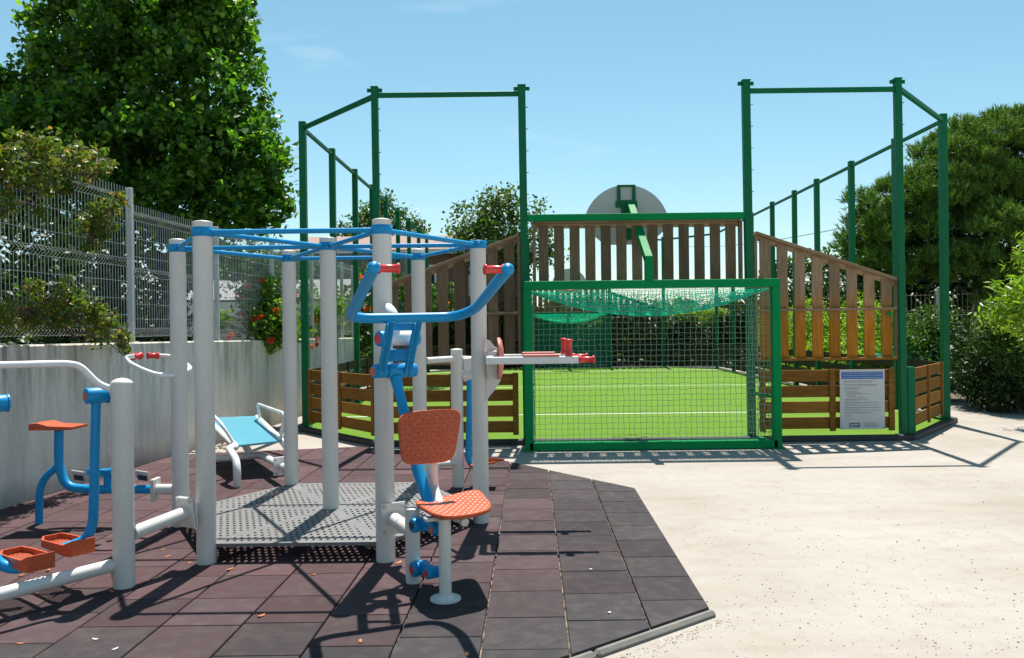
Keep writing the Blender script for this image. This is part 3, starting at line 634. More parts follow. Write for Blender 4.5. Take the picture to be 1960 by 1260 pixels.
# =============== sit-up bench ===============
sb = thing('sit_up_bench', G(453, 938), 'pale blue tilted sit-up bench with white looped side rails by the wall', 'exercise bench')
nl, nr, fr_, fl_ = W(452, 853, 8.0), W(540, 843, 8.15), W(492, 796, 9.35), W(395, 800, 9.35)
b = MB(); up = (nr - nl).cross(fl_ - nl).normalized(); up = up if up.z > 0 else -up
b.plate([nl, nr, fr_, fl_], -up, .02); b.build('board', M['cyan'], sb)
b = MB(); b.tube([fl_ - up * .02, nl - up * .02, W(437, 858, 7.85), W(452, 880, 7.6), W(454, 905, 7.52), G(454, 938)], .036, 16, fil=.12); b.build('leg', M['white'], sb)
b = MB(); b.tube([fr_ - up * .02, nr - up * .01, W(556, 868, 8.25), W(567, 888, 8.3), G(567, 906)], .032, 16, fil=.1); b.build('leg', M['white'], sb)
for (a, c, h, e) in ((nr, fr_, W(545, 792, 8.2), W(492, 773, 9.2)), (nl, fl_, W(424, 812, 8.1), W(398, 783, 9.0))):
    b = MB(); p0, p1 = a.lerp(c, .06), a.lerp(c, .86); b.tube([p0, h, e, p1, p0.lerp(p1, .99), p0], .0165, 12, fil=.09); b.build('hand_rail', M['white'], sb)
b = MB(); b.tube([W(400, 880, 8.6), W(500, 871, 8.35), W(540, 893, 7.6), hexa['E'] + V((0, 0, .28))], .036, 16, fil=.1); flange(b, W(535, 892, 7.55), (1, -.8, 0), .13, .17)
b.tube([nl.lerp(fr_, .25) - up * .03, W(478, 868, 8.4)], .036, 14); b.build('base_tube', [M['white'], M['galv']], sb)

# =============== green steel court enclosure ===============
ce = thing('ball_court_enclosure', (CX(CM, Y0), Y0, 0), 'tall green steel posts and top rails round the ball court', 'sports enclosure')
PZ = 4.6
def sq_post(x, y, w_=.1, z=PZ, z0=.0, yaw=0.0, head=False, name='post', parent=None, mat='green', lean=(0, 0)):
    b = MB(); R = Matrix.Rotation(yaw, 3, 'Z'); b.beam((x, y, z0), (x + lean[0], y + lean[1], z), w_, w_, up=(0, 1, 0) if yaw == 0 else tuple(R @ V((0, 1, 0))), ch=.006)
    b.box((x, y, z0 + .012 if z0 else .058), (w_ + .06, w_ + .06, .012), R)
    if head:
        b.box((x + lean[0], y, z + .002), (w_ + .012, w_ + .012, .012), R)
        for sx in (-1, 1):
            b.box((x + lean[0] + sx * (w_ / 2 + .028), y, z - .035), (.055, .012, .05), R, ch=.002); b.cyl((x + lean[0] + sx * (w_ / 2 + .035), y - .012, z - .035), (x + lean[0] + sx * (w_ / 2 + .035), y + .012, z - .035), .009, 8)
        for k in range(6):
            zz = 2.9 + k * .28; b.cyl((x - w_ / 2 - .012, y, zz), (x + w_ / 2 + .012, y, zz + .03), .006, 6)
    return b.build(name, M[mat], parent or ce)
FP = [(-1.71, Y0), (.18, Y0), (3.07, Y0), (5.02, Y0)]
for i, (x, y) in enumerate(FP): sq_post(x, y, .095 if i in (1, 2) else .085, PZ + (.0 if i < 2 else .03), head=True, lean=((-.02, 0), (-.02, 0), (-.03, 0), (-.03, 0))[i])
cL, cR = (XL, YS), (6.46, YS)
BP = [(CX(x, Y1), Y1) for x in (-1.65, .22, 3.05, 4.95)]
for x, y in BP: sq_post(x, y, .1)
lefts = [(CX(XL, y), y) for y in (12.0, 13.8, 15.6, 17.3, 18.95, 20.7, 22.6, 24.6, YE)]
rights = [(CX(XR, y) , y) for y in (12.0, 13.55, 15.4, 17.25, 18.7, 20.4, 22.3, 24.4, YE)]
for i, (x, y) in enumerate(lefts + rights): sq_post(x, y, .1, yaw=.0)
sq_post(5.02 + .1, Y0 + .02, .10, .93, name='short_post'); 
def rail(a, c, z=PZ - .1, w_=.055, ns='top_rail', mat='green'):
    b = MB(); b.beam((a[0], a[1], z), (c[0], c[1], z), w_, w_ * 1.05, ch=.004)
    return b.build(ns, M[mat], ce)
for pts in ([FP[0], FP[1]], [FP[2], FP[3]], [FP[0], lefts[0]], [FP[3], rights[0]], [BP[0], BP[1]], [BP[2], BP[3]], [BP[0], lefts[-1]], [BP[3], rights[-1]]): rail(*pts)
for L in (lefts, rights):
    for i in range(len(L) - 1): rail(L[i], L[i + 1], w_=.05)
rail(FP[1], FP[2], 2.90, .08, 'cross_rail', 'greenB'); rail(BP[1], BP[2], 2.90, .08, 'cross_rail')

# =============== goals ===============
def goal(fy, py, x0, x1, label, sgn, xo0, xo1, near):
    """fy: outer frame depth, py: plane of the enclosure posts"""
    g = thing('goal', ((xo0 + xo1) / 2, fy, 0), label, 'goal'); mat = M['greenB'] if near else M['green']
    b = MB(); t = .1; z1 = 2.0
    b.beam((xo0, fy, z1), (xo1, fy, z1), .1, .1, ch=.006); b.beam((xo0 + .05, fy, .055), (xo1 - .05, fy, .055), .1, .1, ch=.006)
    for x in (xo0 + .0, xo1 - .0):
        b.beam((x + (.05 if x == xo0 else -.05), fy, .0), (x + (.05 if x == xo0 else -.05), fy, z1 - .05), .1, .1, up=(0, 1, 0), ch=.006)
        b.box((x + (.05 if x == xo0 else -.05), fy, .008), (.17, .17, .016))
    b.build('frame', mat, g)
    for x, xo in ((x0, xo0 + .05), (x1, xo1 - .05)):
        for z in (z1, .62, .06):
            b = MB(); b.beam((xo, fy + sgn * .04, z), (x, py - sgn * .03, z), .04 if z != z1 else .06, .04 if z != z1 else .06, ch=.004); b.build('side_bar', mat, g)
    def grid(fn, nu, nv, r, mname, nm, jit=.004):
        P = np.empty((nu + 1, nv + 1, 3))
        for i in range(nu + 1):
            for j in range(nv + 1):
                P[i, j] = V(fn(i / nu, j / nv)); P[i, j] += rng.normal(0, jit, 3) * (1 if 0 < i < nu and 0 < j < nv else .3)
        b = MB()
        for i in range(nu + 1): b.tube([P[i, j] for j in range(nv + 1)], r, 4, caps=False, smooth=False)
        for j in range(nv + 1): b.tube([P[i, j] for i in range(nu + 1)], r, 4, caps=False, smooth=False)
        return b.build(nm, M[mname], g)
    wx0, wx1 = xo0 + .11, xo1 - .11; cell = .068 if near else .05; r = .0030 if near else .013; fyn = fy + sgn * .06; pyn = py - sgn * .06
    nu, nv = int((wx1 - wx0) / cell), int(1.84 / cell)
    def back(u, v_):
        bow = .09 * math.sin(math.pi * v_) * (abs(2 * u - 1) ** 6); return (wx0 + (wx1 - wx0) * u - .0 + (bow if u < .5 else -bow) * -.0, fyn + sgn * (.03 * math.sin(math.pi * u) * math.sin(math.pi * v_)), .115 + 1.83 * v_)
    grid(back, nu, nv, r, 'net' if near else 'netD', 'back_net')
    def top(u, v_):
        s_ = 1 - abs(2 * u - 1) ** 2.1; y = fyn + (pyn - fyn) * v_
        return (wx0 + (wx1 - wx0) * u, y, 1.93 - .30 * s_ * math.sin(math.pi * v_) ** .8)
    grid(top, int(nu * 1.5) if near else nu, 30 if near else 10, .0042 if near else .02, 'netT', 'roof_net', .008)
    for xa, xb in ((wx0 - .03, x0 + .05), (wx1 + .03, x1 - .05)):
        def side(u, v_): return (xa + (xb - xa) * u + .05 * math.sin(math.pi * u) * (1 if xa < 2 else -1), fyn + (pyn - fyn) * u, .115 + 1.8 * v_)
        grid(side, 9, nv, r, 'net' if near else 'netD', 'side_net', .006)
    return g
goal(9.72, Y0, .18, 3.07, 'near green steel goal frame with pale mesh net and sagging teal roof net', 1, .145, 3.235, True)
gx0, gx1 = BP[1][0], BP[2][0]
g2 = goal(Y1 + .75, Y1, gx0, gx1, 'far goal with a dark green net at the other end of the court', -1, gx0 - .02, gx1 + .02, False)

# =============== basketball boards ===============
def hoop(xc, fy, by, sgn, label, tilt=0.0):
    h = thing('basketball_hoop', (xc, fy, 0), label, 'basketball hoop'); dr = V((xc + tilt, by, 0))
    b = MB(); b.beam((xc, fy, 2.05), (xc, fy, 2.34), .095, .095, up=(0, 1, 0), ch=.005)
    b.beam((xc, fy, 2.30), (dr.x, by - sgn * .06, 3.17), .095, .095, up=(0, 1, 1), ch=.005); b.build('arm', M['greenB'], h)
    b = MB(); N = 26; w_, z0, z1 = .575, 2.63, 3.46; pr = []
    for k in range(N + 1):
        a = math.radians(14 + (166 - 14) * k / N); pr.append((w_ * math.cos(a) / math.cos(math.radians(14)), 3.02 + .44 * ((math.sin(a) - math.sin(math.radians(14))) / (1 - math.sin(math.radians(14))))))
    pr += [(-w_, 2.86), (-w_ * .52, z0), (w_ * .52, z0), (w_, 2.86)]
    b.plate([(dr.x + x - .05, by, z) for x, z in pr][::-1], (0, sgn, 0), .022); b.build('backboard', M['board'], h)
    b = MB(); y = by - sgn * .02
    for (xx, zz, sx, sz) in ((-.105, 3.34, .045, .24), (.105, 3.34, .045, .24), (0, 3.445, .255, .03), (0, 3.19, .30, .09), (0, 2.97, .15, .55)): b.box((dr.x + xx - .05, y - (.002 if sx < .2 else 0), zz), (sx, .025, sz), ch=.003)
    b.build('mount_plate', M['green'], h)
    b = MB(); rr = .225; y = by + sgn * (.16 + rr); b.tube([(dr.x - .05 + rr * math.cos(a), y + rr * math.sin(a), 2.72) for a in [2 * math.pi * k / 28 for k in range(28)]], .01, 8, closed=True)
    b.beam((dr.x - .05, by, 2.72), (dr.x - .05, by + sgn * .17, 2.72), .14, .02); b.build('ring', M['red'], h)
hoop(1.66, 9.72, 11.2, 1, 'grey basketball backboard seen from behind on a bent green arm over the near goal')
hoop((gx0 + gx1) / 2, Y1 + .75, 27.3, -1, 'small far basketball backboard over the goal at the other end')

# =============== wooden panels ===============
def slat_panel(x0, x1, y, zt0, zt1, zb, n, label, mat='woodG', frame='woodR', bw=.135, mid=None, group=None, ends=True, sgn=1):
    g = thing('slatted_panel', ((x0 + x1) / 2, y, 0), label, 'wooden panel', group)
    b = MB(); pitch = (x1 - x0 - .04) / n
    for k in range(n):
        xc = x0 + .02 + pitch * (k + .5); zt = zt0 + (zt1 - zt0) * (xc - x0) / (x1 - x0)
        dz = rng.uniform(-.004, .004); zz = [(xc - bw / 2, zb), (xc + bw / 2, zb), (xc + bw / 2, zt - .05 + dz + (zt1 - zt0) / (x1 - x0) * bw / 2), (xc - bw / 2, zt - .05 + dz - (zt1 - zt0) / (x1 - x0) * bw / 2)]
        b.plate([(px_, y + rng.uniform(-.002, .002), pz_) for px_, pz_ in zz][::-1], (0, 1, 0), .028)
    b.build('boards', M[mat], g)
    b = MB(); b.beam((x0, y + .0, zt0), (x1, y + .0, zt1), .105, .04, ch=.004); b.beam((x0, y + .035, zt0 - .05), (x1, y + .035, zt1 - .05), .03, .06) ; b.build('top_rail', M[frame], g)
    if ends:
        for x, z in ((x0, zt0), (x1, zt1)):
            b = MB(); b.beam((x, y - .002, zb - .02), (x, y - .002, z - .022), .04, .075, up=(0, 1, 0), ch=.003); b.build('end_post', M[frame], g)
    for z in ([mid] if mid else []) + [zb]:
        b = MB(); b.beam((x0 + .02, y - .015, z), (x1 - .02, y - .015, z), .085, .034, ch=.003); b.build('cross_rail', M[frame if z != zb or mat == 'woodG' else 'woodH'], g)
    return g
slat_panel(.30, 2.97, Y0 + .08, 2.855, 2.855, 2.02, 13, 'level panel of dark upright boards above the near goal', bw=.13)
gl = 'sloping slatted panels flanking the goals'
slat_panel(3.15, 4.98, Y0 + .05, 2.68, 2.05, 1.04, 8, 'sloping panel of orange-brown upright boards right of the near goal', 'woodO', mid=1.68, bw=.135)
slat_panel(-1.66, .10, Y0 + .05, 2.05, 2.68, 1.04, 8, 'sloping panel of weathered boards left of the near goal behind the gym posts', 'woodG', mid=1.68, bw=.135)
b0, b1, b2, b3 = [p[0] for p in BP]
slat_panel(b1 + .1, b2 - .1, Y1, 2.855, 2.855, 2.02, 13, 'far level panel of upright boards above the far goal')
slat_panel(b2 + .08, b3 - .05, Y1, 2.68, 2.05, 1.04, 8, 'far sloping slatted panel right of the far goal', mid=1.68, mat='woodD', frame='woodD')
slat_panel(b0 + .05, b1 - .08, Y1, 2.05, 2.68, 1.04, 8, 'far sloping slatted panel left of the far goal', mid=1.68, mat='woodD', frame='woodD')
def low_panel(a, c, label, n=4, posts=(.0, .5, 1.0), zt=.90, zb=.14, inset=.06, group=None, mat='woodH', th=.032):
    a, c = V((*a, 0)), V((*c, 0)); d = (c - a).normalized(); a2, c2 = a + d * inset, c - d * inset
    g = thing('low_board_fence', (a + c) / 2, label, 'low fence', group); b = MB(); H = (zt - zb - .055 * (n - 1)) / n
    for k in range(n):
        z = zb + H / 2 + k * (H + .055); b.beam(a2 + V((0, 0, z)), c2 + V((0, 0, z)), th, H, ch=.003)
    b.build('boards', M[mat], g); nrm = V((d.y, -d.x, 0)); nrm = nrm if nrm.y < 0 else -nrm
    for f in posts:
        q = a2.lerp(c2, f) + nrm * (th / 2 + .014) ; q = a2.lerp(c2, min(.985, max(.015, f))) + nrm * (th / 2 + .014)
        b = MB(); b.beam(q + V((0, 0, zb - .03)), q + V((0, 0, zt + .012)), .075, .028, up=tuple(nrm), ch=.003); b.build('batten', M[mat], g)
    return g
low_panel((3.13, Y0 + .06), (4.98, Y0 + .06), 'low horizontal board fence carrying the white notice', posts=(.02, .54, .98))
low_panel((-1.68, Y0 + .06), (.13, Y0 + .06), 'low horizontal board fence left of the near goal', posts=(.02, .5, .98))
low_panel((5.14, Y0 + .06), (6.36, YS - .05), 'short angled board fence at the right corner of the court', posts=(.0, .5, 1.0), inset=.03)
low_panel((-3.02, YS - .02), (-1.76, Y0 + .08), 'short angled board fence at the left corner of the court', posts=(.0, .5, 1.0), inset=.03)
ORD = ('first', 'second', 'third', 'fourth', 'fifth', 'sixth', 'seventh', 'eighth')
sgL = 'low board fences along the court sides'
for L, nm, off in ((lefts, 'left', .0), (rights, 'right', .0)):
    for i in range(0, len(L) - 1):
        low_panel(L[i], L[i + 1], f'{ORD[i]} low board fence from the near corner along the {nm} side of the court', posts=(.5,), inset=.055, group=f'low board fences along the {nm} court side', th=.035, mat='woodD')
low_panel((b0, Y1), (b1, Y1), 'far low board fence left of the far goal', posts=(.5,), mat='woodD'); low_panel((b2, Y1), (b3, Y1), 'far low board fence right of the far goal', posts=(.5,), mat='woodD')
low_panel(lefts[-1], (b0, Y1), 'far angled board fence at the back left court corner', posts=(.5,), mat='woodD'); low_panel((b3, Y1), rights[-1], 'far angled board fence at the back right court corner', posts=(.5,), mat='woodD')
# green tag on the board
b = MB(); b.box(W(1703, 601, Y0 + .03), (.06, .004, .045)); tag(b.build('tag_plate', M['greenB'], base=W(1703, 601, Y0 + .03)), 'tiny green plate on the last board of the right sloping panel', 'tag')

# =============== notice ===============
yn = Y0 - .035; nw, nh = .575, .765; nc = W(1650.5, 764.5, yn)
no = thing('notice_board', nc, 'white rules notice with a blue header on the low fence', 'notice')
b = MB(); b.box(nc, (nw, .006, nh), ch=.001); b.build('panel', M['sign'], no)
b = MB(); b.box(nc + V((0, -.0045, nh / 2 - .075)), (nw - .045, .002, .092)); hd = b.build('header', M['signblue'], no)
def text(s_, c, w_, h_, mat, parent, nm='lettering', track=None):
    cu = bpy.data.curves.new(nm, 'FONT'); cu.body = s_; cu.size = 1; cu.align_x = 'LEFT'; t = bpy.data.objects.new(nm, cu); S.collection.objects.link(t)
    bpy.context.view_layer.update(); me = bpy.data.meshes.new_from_object(t.evaluated_get(bpy.context.evaluated_depsgraph_get()))
    bpy.data.objects.remove(t); co = np.empty(len(me.vertices) * 3); me.vertices.foreach_get('co', co); co = co.reshape(-1, 3)
    mn, mx = co.min(0), co.max(0); q = (co - (mn + mx) / 2) / (mx - mn + 1e-9); out = np.zeros_like(co); org = V(parent['_o'])
    out[:, 0] = q[:, 0] * w_ + c.x - org.x; out[:, 1] = c.y - org.y; out[:, 2] = q[:, 1] * h_ + c.z - org.z; me.vertices.foreach_set('co', out.ravel()); me.name = nm
    o = bpy.data.objects.new(nm, me); S.collection.objects.link(o); me.materials.clear(); me.materials.append(M[mat]); o.parent = parent; return o
top = nc.z + nh / 2
text("L'UTILISATION DES EQUIPEMENTS SE FAIT", V((nc.x, yn - .0075, top - .047)), .50, .016, 'letters', no)
text("SOUS SURVEILLANCE ET CONTROLE DE L'UTILISATEUR", V((nc.x, yn - .0075, top - .075)), .50, .017, 'letters', no)
text("POUR LES ENFANTS SOUS LA RESPONSABILITE DES PARENTS", V((nc.x, yn - .0075, top - .103)), .49, .012, 'letters', no)
b = MB()
rows = [(.148, .02, .40, 1), (.166, .02, .36, .6), (.193, .02, .43, 1), (.21, .03, .41, .6), (.237, .03, .22, 1), (.25, .04, .17, .6), (.277, .03, .16, .9), (.296, .05, .19, .7), (.312, .05, .3, 1), (.33, .06, .11, .6), (.342, .06, .10, .5), (.356, .06, .24, .7), (.382, .03, .3, 1), (.40, .03, .22, .6),
        (.424, .03, .43, 1), (.442, .03, .19, .8), (.457, .03, .44, .8), (.486, .03, .46, 1), (.505, .03, .21, .6), (.521, .03, .46, .9), (.549, .03, .36, 1), (.565, .03, .27, .5), (.592, .04, .08, .8), (.632, .04, .1, .8)]
for dz, x0, ln_, k in rows:
    x = nc.x - nw / 2 + .03 + x0; e = x + ln_
    while x < e - .004:
        wl = min(rng.uniform(.012, .05), e - x); b.box((x + wl / 2, yn - .0045, top - dz), (wl, .001, .0062 * k)); x += wl + .006
b.build('body_text', M['ink'], no)
b = MB(); b.box((nc.x - nw / 2 + .185, yn - .0045, nc.z - nh / 2 + .055), (.135, .002, .055)); lg = b.build('logo_patch', M['ink'], no)
b = MB(); b.cyl((nc.x - nw / 2 + .15, yn - .0055, nc.z - nh / 2 + .055), (nc.x - nw / 2 + .15, yn - .0075, nc.z - nh / 2 + .055), .017, 16); b.box((nc.x - nw / 2 + .205, yn - .0055, nc.z - nh / 2 + .058), (.06, .002, .02)); b.build('logo_mark', M['galv'], lg)
b = MB()
for k in range(5):
    b.box((nc.x + .10 + k * .004, yn - .0045, nc.z - nh / 2 + .08 - k * .011), (.2 - .03 * (k % 3), .001, .003))
for sx in (-1, 1): b.cyl((nc.x + sx * (nw / 2 - .022), yn - .003, nc.z - nh / 2 + .018), (nc.x + sx * (nw / 2 - .022), yn - .009, nc.z - nh / 2 + .018), .006, 8)
b.build('small_print', M['ink'], no)

# =============== concrete wall and mesh fence ===============
wl = [(-5.4, -1.5), (-4.75, 3.0), (-4.28, 6.7), (-3.93, 10.5), (-3.75, 12.4), (-3.42, 17.95)]; wz = [1.42, 1.42, 1.405, 1.365, 1.35, 1.31]
def wallx(y):
    for i in range(len(wl) - 1):
        if y <= wl[i + 1][1] or i == len(wl) - 2:
            t = (y - wl[i][1]) / (wl[i + 1][1] - wl[i][1]); return wl[i][0] + t * (wl[i + 1][0] - wl[i][0]), wz[i] + t * (wz[i + 1] - wz[i])
b = MB(); ys = [-1.5, 1, 3, 5, 6.7, 8.5, 10.5, 12.38, 12.42, 14.5, 16, 17.95]; vs = []
for y in ys:
    x, z = wallx(y); z += rng.uniform(-.006, .006); o_ = .03 if y > 12.4 else 0
    vs += [(x - o_ * .6, y, -.1), (x - o_ * .6, y, z - .015), (x - .012 - o_ * .6, y, z), (x - .19, y, z), (x - .2, y, -.1)]
b.add(vs, [(5 * i + k, 5 * i + 5 + k, 5 * i + 6 + k, 5 * i + 1 + k) for i in range(len(ys) - 1) for k in range(4)] + [tuple(5 * (len(ys) - 1) + k for k in range(5))[::-1]])
tag(b.build('retaining_wall', M['wall'], base=(-4.3, 6.7, 0)), 'long stained white concrete wall under the mesh fence', 'wall')
fe = thing('mesh_fence', (wallx(6.8)[0] - .1, 6.8, 1.4), 'pale grey welded mesh fence on top of the concrete wall', 'fence')
fy_ = [2.75, 4.78, 6.80, 8.84, 10.90, 12.84, 14.90, 16.96, 17.85]
def ftop(y): return 3.05 if y < 8.85 else 2.88
for y in fy_:
    x, z = wallx(y); x -= .1; b = MB(); b.beam((x, y, z - .02), (x, y, ftop(y - .1) + .03), .06, .05, up=(0, 1, 0), ch=.004); b.box((x, y, z + .006), (.12, .1, .012)); b.build('post', M['fence'], fe)
for i in range(len(fy_) - 1):
    ya, yb = fy_[i] + .03, fy_[i + 1] - .03; xa, za = wallx(ya); xb, zb = wallx(yb); n = int((yb - ya) / .05); zt = ftop(fy_[i] + .1); b = MB()
    zt_ = zt; zl = max(za, zb) + .06; H = zt_ - zl; bends = [.035, .5, .93]
    prof = [(0, 0)]
    for q in bends: prof += [(q * H - .045, 0), (q * H, .045), (q * H + .045, 0)]
    prof += [(H + .03, 0)]; prof = [p for p in prof if p[0] >= 0]; prof = sorted(prof)
    def P(t, z, o): return V((xa + (xb - xa) * t - .1 + o, ya + (yb - ya) * t, zl + z))
    for k in range(n + 1): b.tube([P(k / n, z, o) for z, o in prof], .0028, 4, caps=False, smooth=False)
    hz = sorted([q * H + d for q in bends for d in (-.045, .045)] + [.24 * H + .02, .37 * H, .62 * H, .76 * H, .14 * H])
    for z in hz: b.tube([P(0, max(z, .0), .003), P(1, max(z, .0), .003)], .0032, 4, caps=False, smooth=False)
    b.build('mesh_panel', M['fence'], fe)

# =============== rear fence on the right, pole, table, buildings ===============
rf = thing('rear_fence', (10.5, 20.5, 0), 'white post mesh fence behind the shrubs under the pine', 'fence')
pa, pb_ = V((9.4, 21.3, 0)), V((15.5, 18.4, 0))
for k in range(5):
    q = pa.lerp(pb_, k / 4); b = MB(); b.beam(q, q + V((0, 0, 2.32)), .12 if k == 1 else .06, .1, up=(0, 1, 0), ch=.005); b.build('post', M['white'], rf)
for k in range(4):
    q0, q1 = pa.lerp(pb_, k / 4), pa.lerp(pb_, (k + 1) / 4); b = MB(); n = int((q1 - q0).length / .1)
    for i in range(1, n): q = q0.lerp(q1, i / n); b.tube([q + V((0, 0, .1)), q + V((0, 0, 2.25))], .006, 3, caps=False, smooth=False)
    for z in (.2, .8, 1.3, 1.8, 2.2): b.tube([q0 + V((0, 0, z)), q1 + V((0, 0, z))], .008, 3, caps=False, smooth=False)
    b.build('mesh_panel', M['fence'], rf)
up_ = thing('utility_pole', W(1625, 700, 24.5) * V((1, 1, 0)) if False else V((W(1625, 500, 24.5).x, 24.5, 0)), 'thin black utility pole behind the right sloping panel', 'pole')
b = MB(); px_ = W(1625, 500, 24.5).x; b.tube([(px_, 24.5, 0), (px_, 24.5, W(1625, 430, 24.5).z)], [.06, .045], 10); b.build('pole', M['dark'], up_)
b = MB(); t_ = W(1625, 434, 24.5); e_ = W(1300, 470, 60); b.tube([t_.lerp(e_, k / 14) - V((0, 0, 1.2 * (k / 14) * (1 - k / 14))) for k in range(15)], .012, 5, caps=False); b.build('cable', M['dark'], up_)
for py in (472, 492): pass
tt = thing('table_tennis_table', (7.6, 16, 0), 'teal topped table tennis table behind the angled right fence', 'table')
b = MB(); b.box((7.62, 16.0, .745), (1.45, 2.6, .03), Matrix.Rotation(.03, 3, 'Z'), ch=.005); b.build('table_top', M['teal'], tt)
for sx in (-.5, .5):
    for sy in (-.95, .95): b = MB(); b.beam((7.62 + sx, 16.0 + sy, 0), (7.62 + sx, 16.0 + sy, .73), .06, .06, up=(0, 1, 0)); b.build('leg', M['galv'], tt)
b = MB(); b.box((7.6, 15.6, .835), (1.3, .02, .13), Matrix.Rotation(.03, 3, 'Z')); b.build('net', M['teal'], tt)

ho = thing('house', (-3.2, 34, 0), 'pinkish house with a terracotta tile roof beyond the court', 'house')
ex0, ex1, ez = -8.6, .6, 4.45; hy0, hy1 = 31.5, 38.5
b = MB(); b.box(((ex0 + ex1) / 2, (hy0 + hy1) / 2, ez / 2), (ex1 - ex0, hy1 - hy0, ez)); b.plate([(ex0, hy0, ez), (ex0, hy1, ez), (ex0, (hy0 + hy1) / 2, ez + .9)], (.25, 0, 0), .9); b.build('wall', M['pinkwall'], ho)
b = MB(); mid_ = (hy0 + hy1) / 2
for s_ in (0, 1):
    ya = hy0 - .45 if s_ == 0 else hy1 + .45; p = [(ex0 - .35, ya, ez + .02), (ex1 + .35, ya, ez + .02), (ex1 - 1.0, mid_, ez + 1.0), (ex0 - .2, mid_, ez + 1.0)]
    b.plate(p if s_ == 0 else p[::-1], (0, 0, 1), .08)
b.plate([(ex1 + .35, hy0 - .45, ez + .02), (ex1 + .35, hy1 + .45, ez + .02), (ex1 - 1.0, mid_, ez + 1.0)], (0, 0, 1), .08)
b.build('roof', M['tile'], ho)
b = MB(); b.beam((ex0 - .35, hy0 - .5, ez - .02), (ex1 + .35, hy0 - .5, ez - .02), .1, .12); b.build('gutter', M['white'], ho)
for xw in (-7.2, -5.6, -3.4, -1.2):
    b = MB(); b.box((xw, hy0 - .01, 3.35), (.95, .08, 1.25)); f_ = b.build('window', M['white'], ho)
    b = MB()
    for s_ in (-1, 1): b.box((xw + s_ * .21, hy0 - .055, 3.35), (.36, .02, 1.1))
    b.build('pane', M['glass'], f_)
oh = thing('outbuilding', (-6.4, 23.5, 0), 'low white outbuilding with a grey tiled roof behind the mesh fence', 'building')
b = MB(); b.box((-6.6, 24.2, .95), (5.6, 3.2, 1.9)); b.build('wall', M['palewall'], oh)
b = MB(); b.box((-6.6, 22.5, 2.08), (5.9, .12, .42)); b.build('fascia', M['white'], oh)
m_ = paint('grey_tiles', (.2, .2, .21), (.1, .1, .1), .8, .5)
b = MB(); b.plate([(-9.6, 22.45, 2.3), (-3.6, 22.45, 2.3), (-3.6, 25.9, 3.05), (-9.6, 25.9, 3.05)], (0, 0, 1), .06); b.build('roof', m_, oh)
dg = MB(); dg.box((-7.5, 27.2, 2.0), (8, 1.5, 4.0)); tag(dg.build('grey_building', concrete('grey_render', (.13, .13, .14), (.17, .17, .18), (.08, .08, .08)), base=(-7.5, 27, 0)), 'dark grey blank building behind the outbuilding', 'building')

# =============== foliage ===============
def leaves(name, blobs, size, n_tot, mat, parent=None, shape='leaf', clump=.35, up=.25, elong=1.0, seed=1, kcl=60, base=None, label=None, shellf=.55):
    r_ = np.random.default_rng(seed); blobs = [(np.array(c, float), np.array(r if isinstance(r, (tuple, list)) else (r, r, r), float), wgt) for c, r, wgt in blobs]
    ws = np.array([wgt * (r[0] * r[2] + r[0] * r[1]) for _, r, wgt in blobs]); ws /= ws.sum(); P = []
    for (c, r, _), f in zip(blobs, ws):
        n = max(8, int(n_tot * f)); k = max(4, int(kcl * (r.max() ** 1.2)))
        d = r_.normal(size=(k, 3)); d /= np.linalg.norm(d, axis=1)[:, None]; rad = shellf + (1 - shellf) * r_.random(k) ** .6
        cc = d * rad[:, None]; idx = r_.integers(0, k, n); q = cc[idx] + np.clip(r_.normal(size=(n, 3)), -1.7, 1.7) * (clump * .35 / max(r.max(), .3)) * r_.uniform(.4, 1.3, (k, 1))[idx]; P.append(c + q * r)
    P = np.concatenate(P); n = len(P)
    nn_ = r_.normal(size=(n, 3)); nn_[:, 2] += up * 3; nn_ /= np.linalg.norm(nn_, axis=1)[:, None]
    t = r_.normal(size=(n, 3)); t -= nn_ * (t * nn_).sum(1)[:, None]; t /= np.linalg.norm(t, axis=1)[:, None]; u = np.cross(nn_, t)
    s_ = size * r_.uniform(.55, 1.25, n)[:, None]
    if shape == 'broad': loc = [(-.42, 0, 0), (-.34, .36, .05), (-.06, .38, .07), (.5, 0, -.10), (-.06, -.38, .07), (-.34, -.36, .05)]
    elif shape == 'narrow': loc = [(-.5, 0, 0), (-.05, .13, .04), (.5, 0, -.08), (-.05, -.13, .04)]
    else: loc = [(-.5, 0, 0), (0, .3, .06), (.5, 0, -.08), (0, -.3, .06)]
    kk = len(loc); vv = np.empty((n, kk, 3))
    for i, (a, c, h) in enumerate(loc): vv[:, i] = P + s_ * (t * a * elong + u * c + nn_ * h)
    return np_mesh(name, vv.reshape(-1, 3), kk, n, mat, parent, base)
def np_mesh(name, vv, kk, n, mat, parent=None, base=None):
    org = np.array(parent['_o']) if parent is not None else np.array(base if base is not None else (0, 0, 0), float)
    me = bpy.data.meshes.new(name); me.vertices.add(n * kk); me.vertices.foreach_set('co', (vv - org).ravel()); me.loops.add(n * kk); me.loops.foreach_set('vertex_index', np.arange(n * kk, dtype=np.int32))
    me.polygons.add(n); me.polygons.foreach_set('loop_start', np.arange(0, n * kk, kk, dtype=np.int32)); me.polygons.foreach_set('loop_total', np.full(n, kk, dtype=np.int32)); me.update(); me.materials.append(mat)
    o = bpy.data.objects.new(name, me); S.collection.objects.link(o)
    if parent is not None: o.parent = parent
    else: o.location = org
    o['_o'] = tuple(org); return o
def wb(px, py, Y, rp, ry=None, w_=1.0, sq=1.0):     # blob from its place in the photo
    p = W(px, py, Y); r = rp / FPX * Y; return (tuple(p), (r, ry if ry else r, r * sq), w_)
